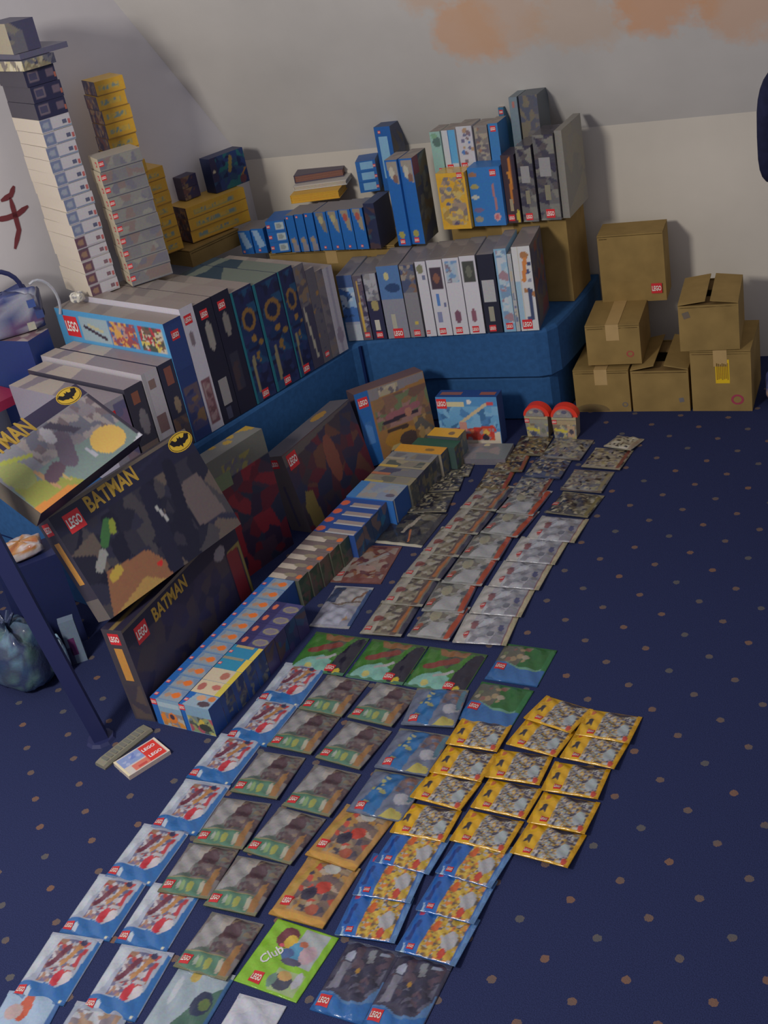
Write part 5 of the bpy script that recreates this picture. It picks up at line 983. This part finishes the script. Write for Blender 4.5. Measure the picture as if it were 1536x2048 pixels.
for i, k in enumerate((22, 23, 24, 25)):
    c, t_, e_, nm = KINDS[i]
    rowbox('%s small box toward the far end of the row' % nm, k, 0, .17, {'top': [('bg', t_), ('r', 0, 0, .4, .3, e_), ('pic', .1, .2, .9, .9, [t_, c, (110, 104, 92)], k, 8)], 'right': [('bg', c), ('pic', 0, 0, 1, 1, [c, (66, 70, 70), (96, 90, 70), (50, 56, 70)], k, 12)]}, c, off=.005, h=.088)
rowbox('small box with an orange top near the far end of the row', 26, 0, .175, {'top': [('bg', (186, 126, 30)), ('e', .7, .5, .1, .2, (120, 90, 40))], 'right': [('bg', (84, 84, 84)), ('pic', 0, 0, 1, 1, [(84, 84, 80), (100, 92, 70), (60, 70, 90)], 5, 10)], 'front': [('bg', (120, 112, 96))]}, (110, 100, 80), off=.01, h=.09)
rowbox('small box with a dark green top near the far end of the row', 27, 0, .16, {'top': [('bg', (36, 76, 58))], 'right': [('bg', (60, 66, 66)), ('pic', 0, 0, 1, 1, [(50, 70, 60), (90, 84, 60), (56, 60, 80)], 6, 10)]}, (50, 70, 66), off=.05, h=.09)
rowbox('yellow topped box last in the row, under the orange car picture', 28, 0, .115, {'top': [('bg', (196, 142, 30)), ('e', .7, .45, .1, .2, (110, 84, 50))], 'right': [('bg', (96, 104, 96)), ('pic', 0, 0, 1, 1, [(90, 104, 96), (110, 110, 90), (70, 84, 90)], 7, 10)], 'front': [('bg', (60, 66, 72))]}, (90, 92, 84), off=.085, d=.06, h=.1)

# ---------------------------------------------------------------- small things at the front left
p, yaw, w, a = place((191, 1531), (216, 1544), 0, .15)
rc = bpy.data.objects.new('remote_control', None); COL.objects.link(rc); rc.location = tuple(at(250, 1497)); 
d_ = at(300, 1462)-at(204, 1538); rc.rotation_euler = (0, 0, math.atan2(d_[1], d_[0])-math.pi/2); tag(rc, 'flat grey plastic bar lying on the carpet beside the red and white card', 'bar')
Lr = float(np.linalg.norm(d_)); mb = MB()
N = 10; prof = [(-.019, 0), (-.02, .006), (-.016, .014), (.016, .014), (.02, .006), (.019, 0)]
v = [(x, (j/N-.5)*Lr, z*(1 if 0 < j < N else .8)) for j in range(N+1) for x, z in prof]; k = len(prof)
f = [(j*k+i, j*k+(i+1) % k, (j+1)*k+(i+1) % k, (j+1)*k+i) for j in range(N) for i in range(k)]+[tuple(range(k))[::-1], tuple(range(N*k, N*k+k))]
mb.add(v, f, pc((112, 108, 92))); mb.obj('bar_body', M_CARD, rc)
mb = MB()
for j in range(9): mb.box((-.011, -Lr*.4+j*Lr*.09, .0138), (.011, -Lr*.4+j*Lr*.09+Lr*.055, .0156), pc((96, 96, 88)))
mb.obj('raised_ribs', M_CARD, rc)
q = [at(233, 1531), at(256, 1562), at(341, 1510), at(312, 1480)]
ctr = sum(q)/4; e = (q[2]-q[1]+q[3]-q[0])/2; wq = float(np.linalg.norm(e)); e2 = (q[0]-q[1]+q[3]-q[2])/2; hq = float(np.linalg.norm(e2)); yaw = math.atan2(e[1], e[0])
card = toy_box('small red, white and blue card box lying on the carpet at the left', (ctr[0], ctr[1], 0), yaw, wq, hq, .012, {'top': [('bg', (176, 168, 160)), ('r', .06, .42, .56, .95, (112, 130, 176)), ('r', .56, .05, .95, .95, (196, 42, 34)), ('r', .2, .06, .56, .36, (190, 96, 78)), ('r', .3, .1, .5, .2, (176, 60, 56)), ('r', .0, 0, .05, 1, (196, 184, 150)), ('r', .96, 0, 1, 1, (196, 180, 160)), ('dots', .1, .5, .5, .9, [(140, 150, 184), (90, 110, 170)], 3, 8, .05)], 'front': [('bg', (170, 150, 140))]}, (176, 164, 150), cell=.0025,
               texts=[('top', .74, .7, text_layers('LEGO', wq*.3, (226, 214, 200), 1.1, .03), 0, 'lettering'), ('top', .76, .3, text_layers('LEGO', wq*.3, (226, 214, 200), 1.1, .03), 0, 'lettering')])
# dark leg of the stand at the lower left, with a foot plate
lg = bpy.data.objects.new('stand', None); COL.objects.link(lg); P0 = at(203, 1478); lg.location = tuple(P0); tag(lg, 'dark sloping metal leg of a stand at the lower left', 'stand')
vd = -(P0-CC); vd /= np.linalg.norm(vd); hd = np.array((vd[0], vd[1], 0)); hd /= np.linalg.norm(hd)
P1_ = onplane(18, 1140, tuple(P0), tuple(hd)); dl = (P1_-P0); P2_ = dl*1.9
mb = MB(); mb.tube([(0, 0, .006), dl*.5, dl, P2_], [.026, .027, .028, .028], (0.02, .02, .05), 4); mb.obj('leg', M_DARKMETAL, lg)
mb = MB(); mb.tube([(0, 0, 0), (0, 0, .008)], [.04, .034], (0.02, .02, .04), 10); mb.obj('foot', M_DARKMETAL, lg)
# bags behind the leg
def lumpy(label, ctr, r, pal, seed, name='plastic_bag', cat='bag', mat=M_FOIL, yaw=0., tie=True, ex=.62):
    rg = np.random.RandomState(seed); nu, nv = 28, 18; v = []; k1 = rg.rand(6)*6
    for j in range(nv+1):
        th = math.pi*j/nv
        for i in range(nu):
            ph = 2*math.pi*i/nu; x, y, z = math.sin(th)*math.cos(ph), math.sin(th)*math.sin(ph), math.cos(th)
            bx = [np.sign(q)*abs(q)**ex for q in (x, y, z)]
            s = 1+.07*math.sin(5*ph+k1[0]+3*z)+.05*math.sin(9*ph+k1[1])*math.sin(6*th+k1[2])
            v.append((bx[0]*r[0]*s, bx[1]*r[1]*s, (bx[2]+1)*r[2]*(1 if bx[2] < 0 else s)))
    f = [(j*nu+i, j*nu+(i+1) % nu, (j+1)*nu+(i+1) % nu, (j+1)*nu+i) for j in range(nv) for i in range(nu)]
    f = [tuple(reversed(q)) for q in f]
    V = np.array(v); U = (np.arctan2(V[:, 1], V[:, 0])/6.283+.5); W_ = V[:, 2]/(2*r[2])
    o = mesh_obj(name, v, f, mat, paint([('bg', pal[0]), ('pic', 0, 0, 1, 1, pal, seed, 40)], U, W_, 3.), None, True)
    o.location = tuple(ctr); o.rotation_euler = (0, 0, yaw); tag(o, label, cat)
    if tie:
        mb = MB(); top = 2*r[2]
        for q in range(7):
            a_ = q*.9; mb.tube([(0, 0, top-.01), (.012*math.cos(a_), .012*math.sin(a_), top+.014), (.03*math.cos(a_), .03*math.sin(a_), top+.034)], [.006, .007, .004], pc(pal[-1]), 5)
        mb.obj('gathered_neck', mat, o)
    return o
c_ = at(75, 1365); n_ = np.array((c_[0], c_[1], 0)); n_ /= np.linalg.norm(n_)
lumpy('clear plastic bag of dull green pieces on the carpet behind the sloping leg', c_+n_*.0+np.array((-.03, -.005, .001)), (.1, .07, .095), [(52, 74, 96), (40, 60, 90), (66, 92, 96), (56, 66, 84), (78, 106, 126), (44, 54, 84)], 3)
c_ = at(118, 1322); lumpy('pale blue shiny packet behind the sloping leg', c_+n_*-.02+np.array((.045, -.03, 0))+np.array((0, 0, .001)), (.022, .018, .06), [(120, 150, 176), (150, 170, 186), (80, 100, 116)], 4, tie=False)
p, yaw, w, a = place((146, 1330), (176, 1320), 0, .03); toy_box('small pale box with a maroon patch behind the sloping leg', p, yaw, w, .03, height(a, 138, 1240), {'front': [('bg', (96, 112, 130)), ('r', .2, .2, .62, .6, (84, 34, 80)), ('r', 0, 0, .3, .4, (50, 54, 80))]}, (90, 104, 124))
c_ = at(70, 1122, .3); yw = math.atan2(n_[1], n_[0])-math.pi/2
c_ = c_+np.array((-.06, .02, 0))
toy_box('dark blue crate at the left edge under the orange and white packet', (c_[0], c_[1], 0), yw, .17, .12, .298, {'front': [('bg', (26, 34, 76))]}, (26, 34, 76), name='crate', cat='crate')
lumpy('orange and white packet lying on the dark crate at the left', c_+np.array((0, 0, .0)), (.06, .045, .022), [(160, 110, 60), (150, 84, 44), (160, 150, 150), (170, 160, 160)], 6, tie=False, yaw=yw)
# carrier bag with a handle on the left bench
zl = .6895
c_ = np.array((-2.915, 2.715, zl)); n_ = np.array((c_[0], c_[1], 0)); n_ /= np.linalg.norm(n_); sd = np.array((n_[1], -n_[0], 0))
cb = lumpy('blue and white printed carrier bag with a dark handle, left of the tall tower', c_+n_*.004, (.105, .046, .066), [(52, 62, 112), (44, 54, 100), (130, 132, 146), (84, 60, 96), (60, 68, 110), (120, 122, 140)], 9, mat=M_CARD, ex=.38, name='carrier_bag', tie=False, yaw=math.atan2(sd[1], sd[0]))
mb = MB(); mb.tube([(.0+.075*math.cos(t)-.01, -.01, .135+.075*math.sin(t)) for t in np.linspace(0, math.pi, 12)], .008, pc((44, 52, 84)), 6); mb.obj('handle', M_DARKMETAL, cb)
mb = MB(); mb.tube([(.11+.05*math.cos(t), -.05, .08+.08*math.sin(t)) for t in np.linspace(-.6, 2.0, 10)], .005, pc((140, 142, 150)), 6); mb.obj('handle', M_CARD, cb)
mb = MB()
for x, z, c in ((.075, .1, (50, 70, 130)), (.09, .06, (44, 60, 110)), (.055, .03, (150, 146, 130))): mb.box((x-.012, -.078, z-.012), (x+.012, -.07, z+.012), pc(c))
mb.obj('printed_patch', M_CARD, cb)
dbx = bpy.data.objects
c2 = at(158, 604, .752); lumpy('small crumpled silver foil ball at the foot of the tall tower', c2+np.array((0, 0, .0)), (.02, .02, .016), [(176, 170, 160), (110, 110, 116), (190, 186, 170)], 12, name='foil_ball', cat='foil', tie=False)
p, yaw, w, a = place((-20, 556), (33, 545), .8, .06); toy_box('small yellow, red and blue box at the left edge under the wall drawing', p, yaw, w, .06, .075, {'front': [('bg', (44, 44, 100)), ('r', 0, 0, .5, 1, (190, 160, 60)), ('e', .75, .6, .2, .25, (180, 50, 50))]}, (44, 44, 100))
p, yaw, w, a = place((-90, 870), (48, 800), .52, .16); toy_box('plain dark red flat box at the left edge, behind the topmost black set', p, yaw, w, .16, .03, {'top': [('bg', (136, 26, 58))]}, (136, 26, 58))

# ---------------------------------------------------------------- right edge: a chair back and a small bag
ch = bpy.data.objects.new('desk_chair', None); COL.objects.link(ch)
pp = CC+ray(1562, 238)*3.1/ray(1562, 238)[1]*1.0; ch.location = (pp[0]+.012, pp[1], 0); ch.rotation_euler = (0, 0, math.radians(82)); tag(ch, 'dark padded desk chair, its backrest just entering at the right edge', 'chair')
zb = pp[2]
def pad(name, c, r, parent):
    nu, nv = 24, 14; v = []
    for j in range(nv+1):
        th = math.pi*j/nv
        for i in range(nu):
            ph = 2*math.pi*i/nu; q = (math.sin(th)*math.cos(ph), math.sin(th)*math.sin(ph), math.cos(th))
            v.append([c[k]+np.sign(q[k])*abs(q[k])**.6*r[k] for k in range(3)])
    f = [tuple(reversed((j*nu+i, j*nu+(i+1) % nu, (j+1)*nu+(i+1) % nu, (j+1)*nu+i))) for j in range(nv) for i in range(nu)]
    return mesh_obj(name, v, f, M_BLACK, None, parent, True)
pad('backrest', (0, .0, zb), (.16, .03, .135), ch)
pad('seat', (0, -.24, zb-.38), (.22, .22, .035), ch)
mb = MB(); mb.tube([(0, -.02, zb-.06), (0, -.1, zb-.2), (0, -.18, zb-.36), (0, -.24, zb-.41)], .014, (.02, .02, .03), 8); mb.obj('back_support', M_DARKMETAL, ch)
mb = MB(); mb.tube([(0, -.24, zb-.4), (0, -.24, .1)], .025, (.02, .02, .03), 12); mb.obj('column', M_DARKMETAL, ch)
for k in range(5):
    a_ = k*1.2566; mb = MB(); mb.tube([(0, -.24, .11), (.26*math.cos(a_), -.24+.26*math.sin(a_), .07)], [.02, .013], (.02, .02, .03), 8); o = mb.obj('leg', M_DARKMETAL, ch)
    mb = MB(); mb.tube([(.26*math.cos(a_)-.012, -.24+.26*math.sin(a_), .028), (.26*math.cos(a_)+.012, -.24+.26*math.sin(a_), .028)], .027, (.01, .01, .02), 12); mb.obj('caster', M_DARKMETAL, o)
c_ = at(1548, 812); lumpy('small blue and red bag at the right edge beside the cartons', c_+np.array((0.02, .05, .001)), (.05, .05, .06), [(60, 70, 120), (150, 70, 50), (130, 110, 80), (50, 56, 100), (160, 130, 110)], 14)
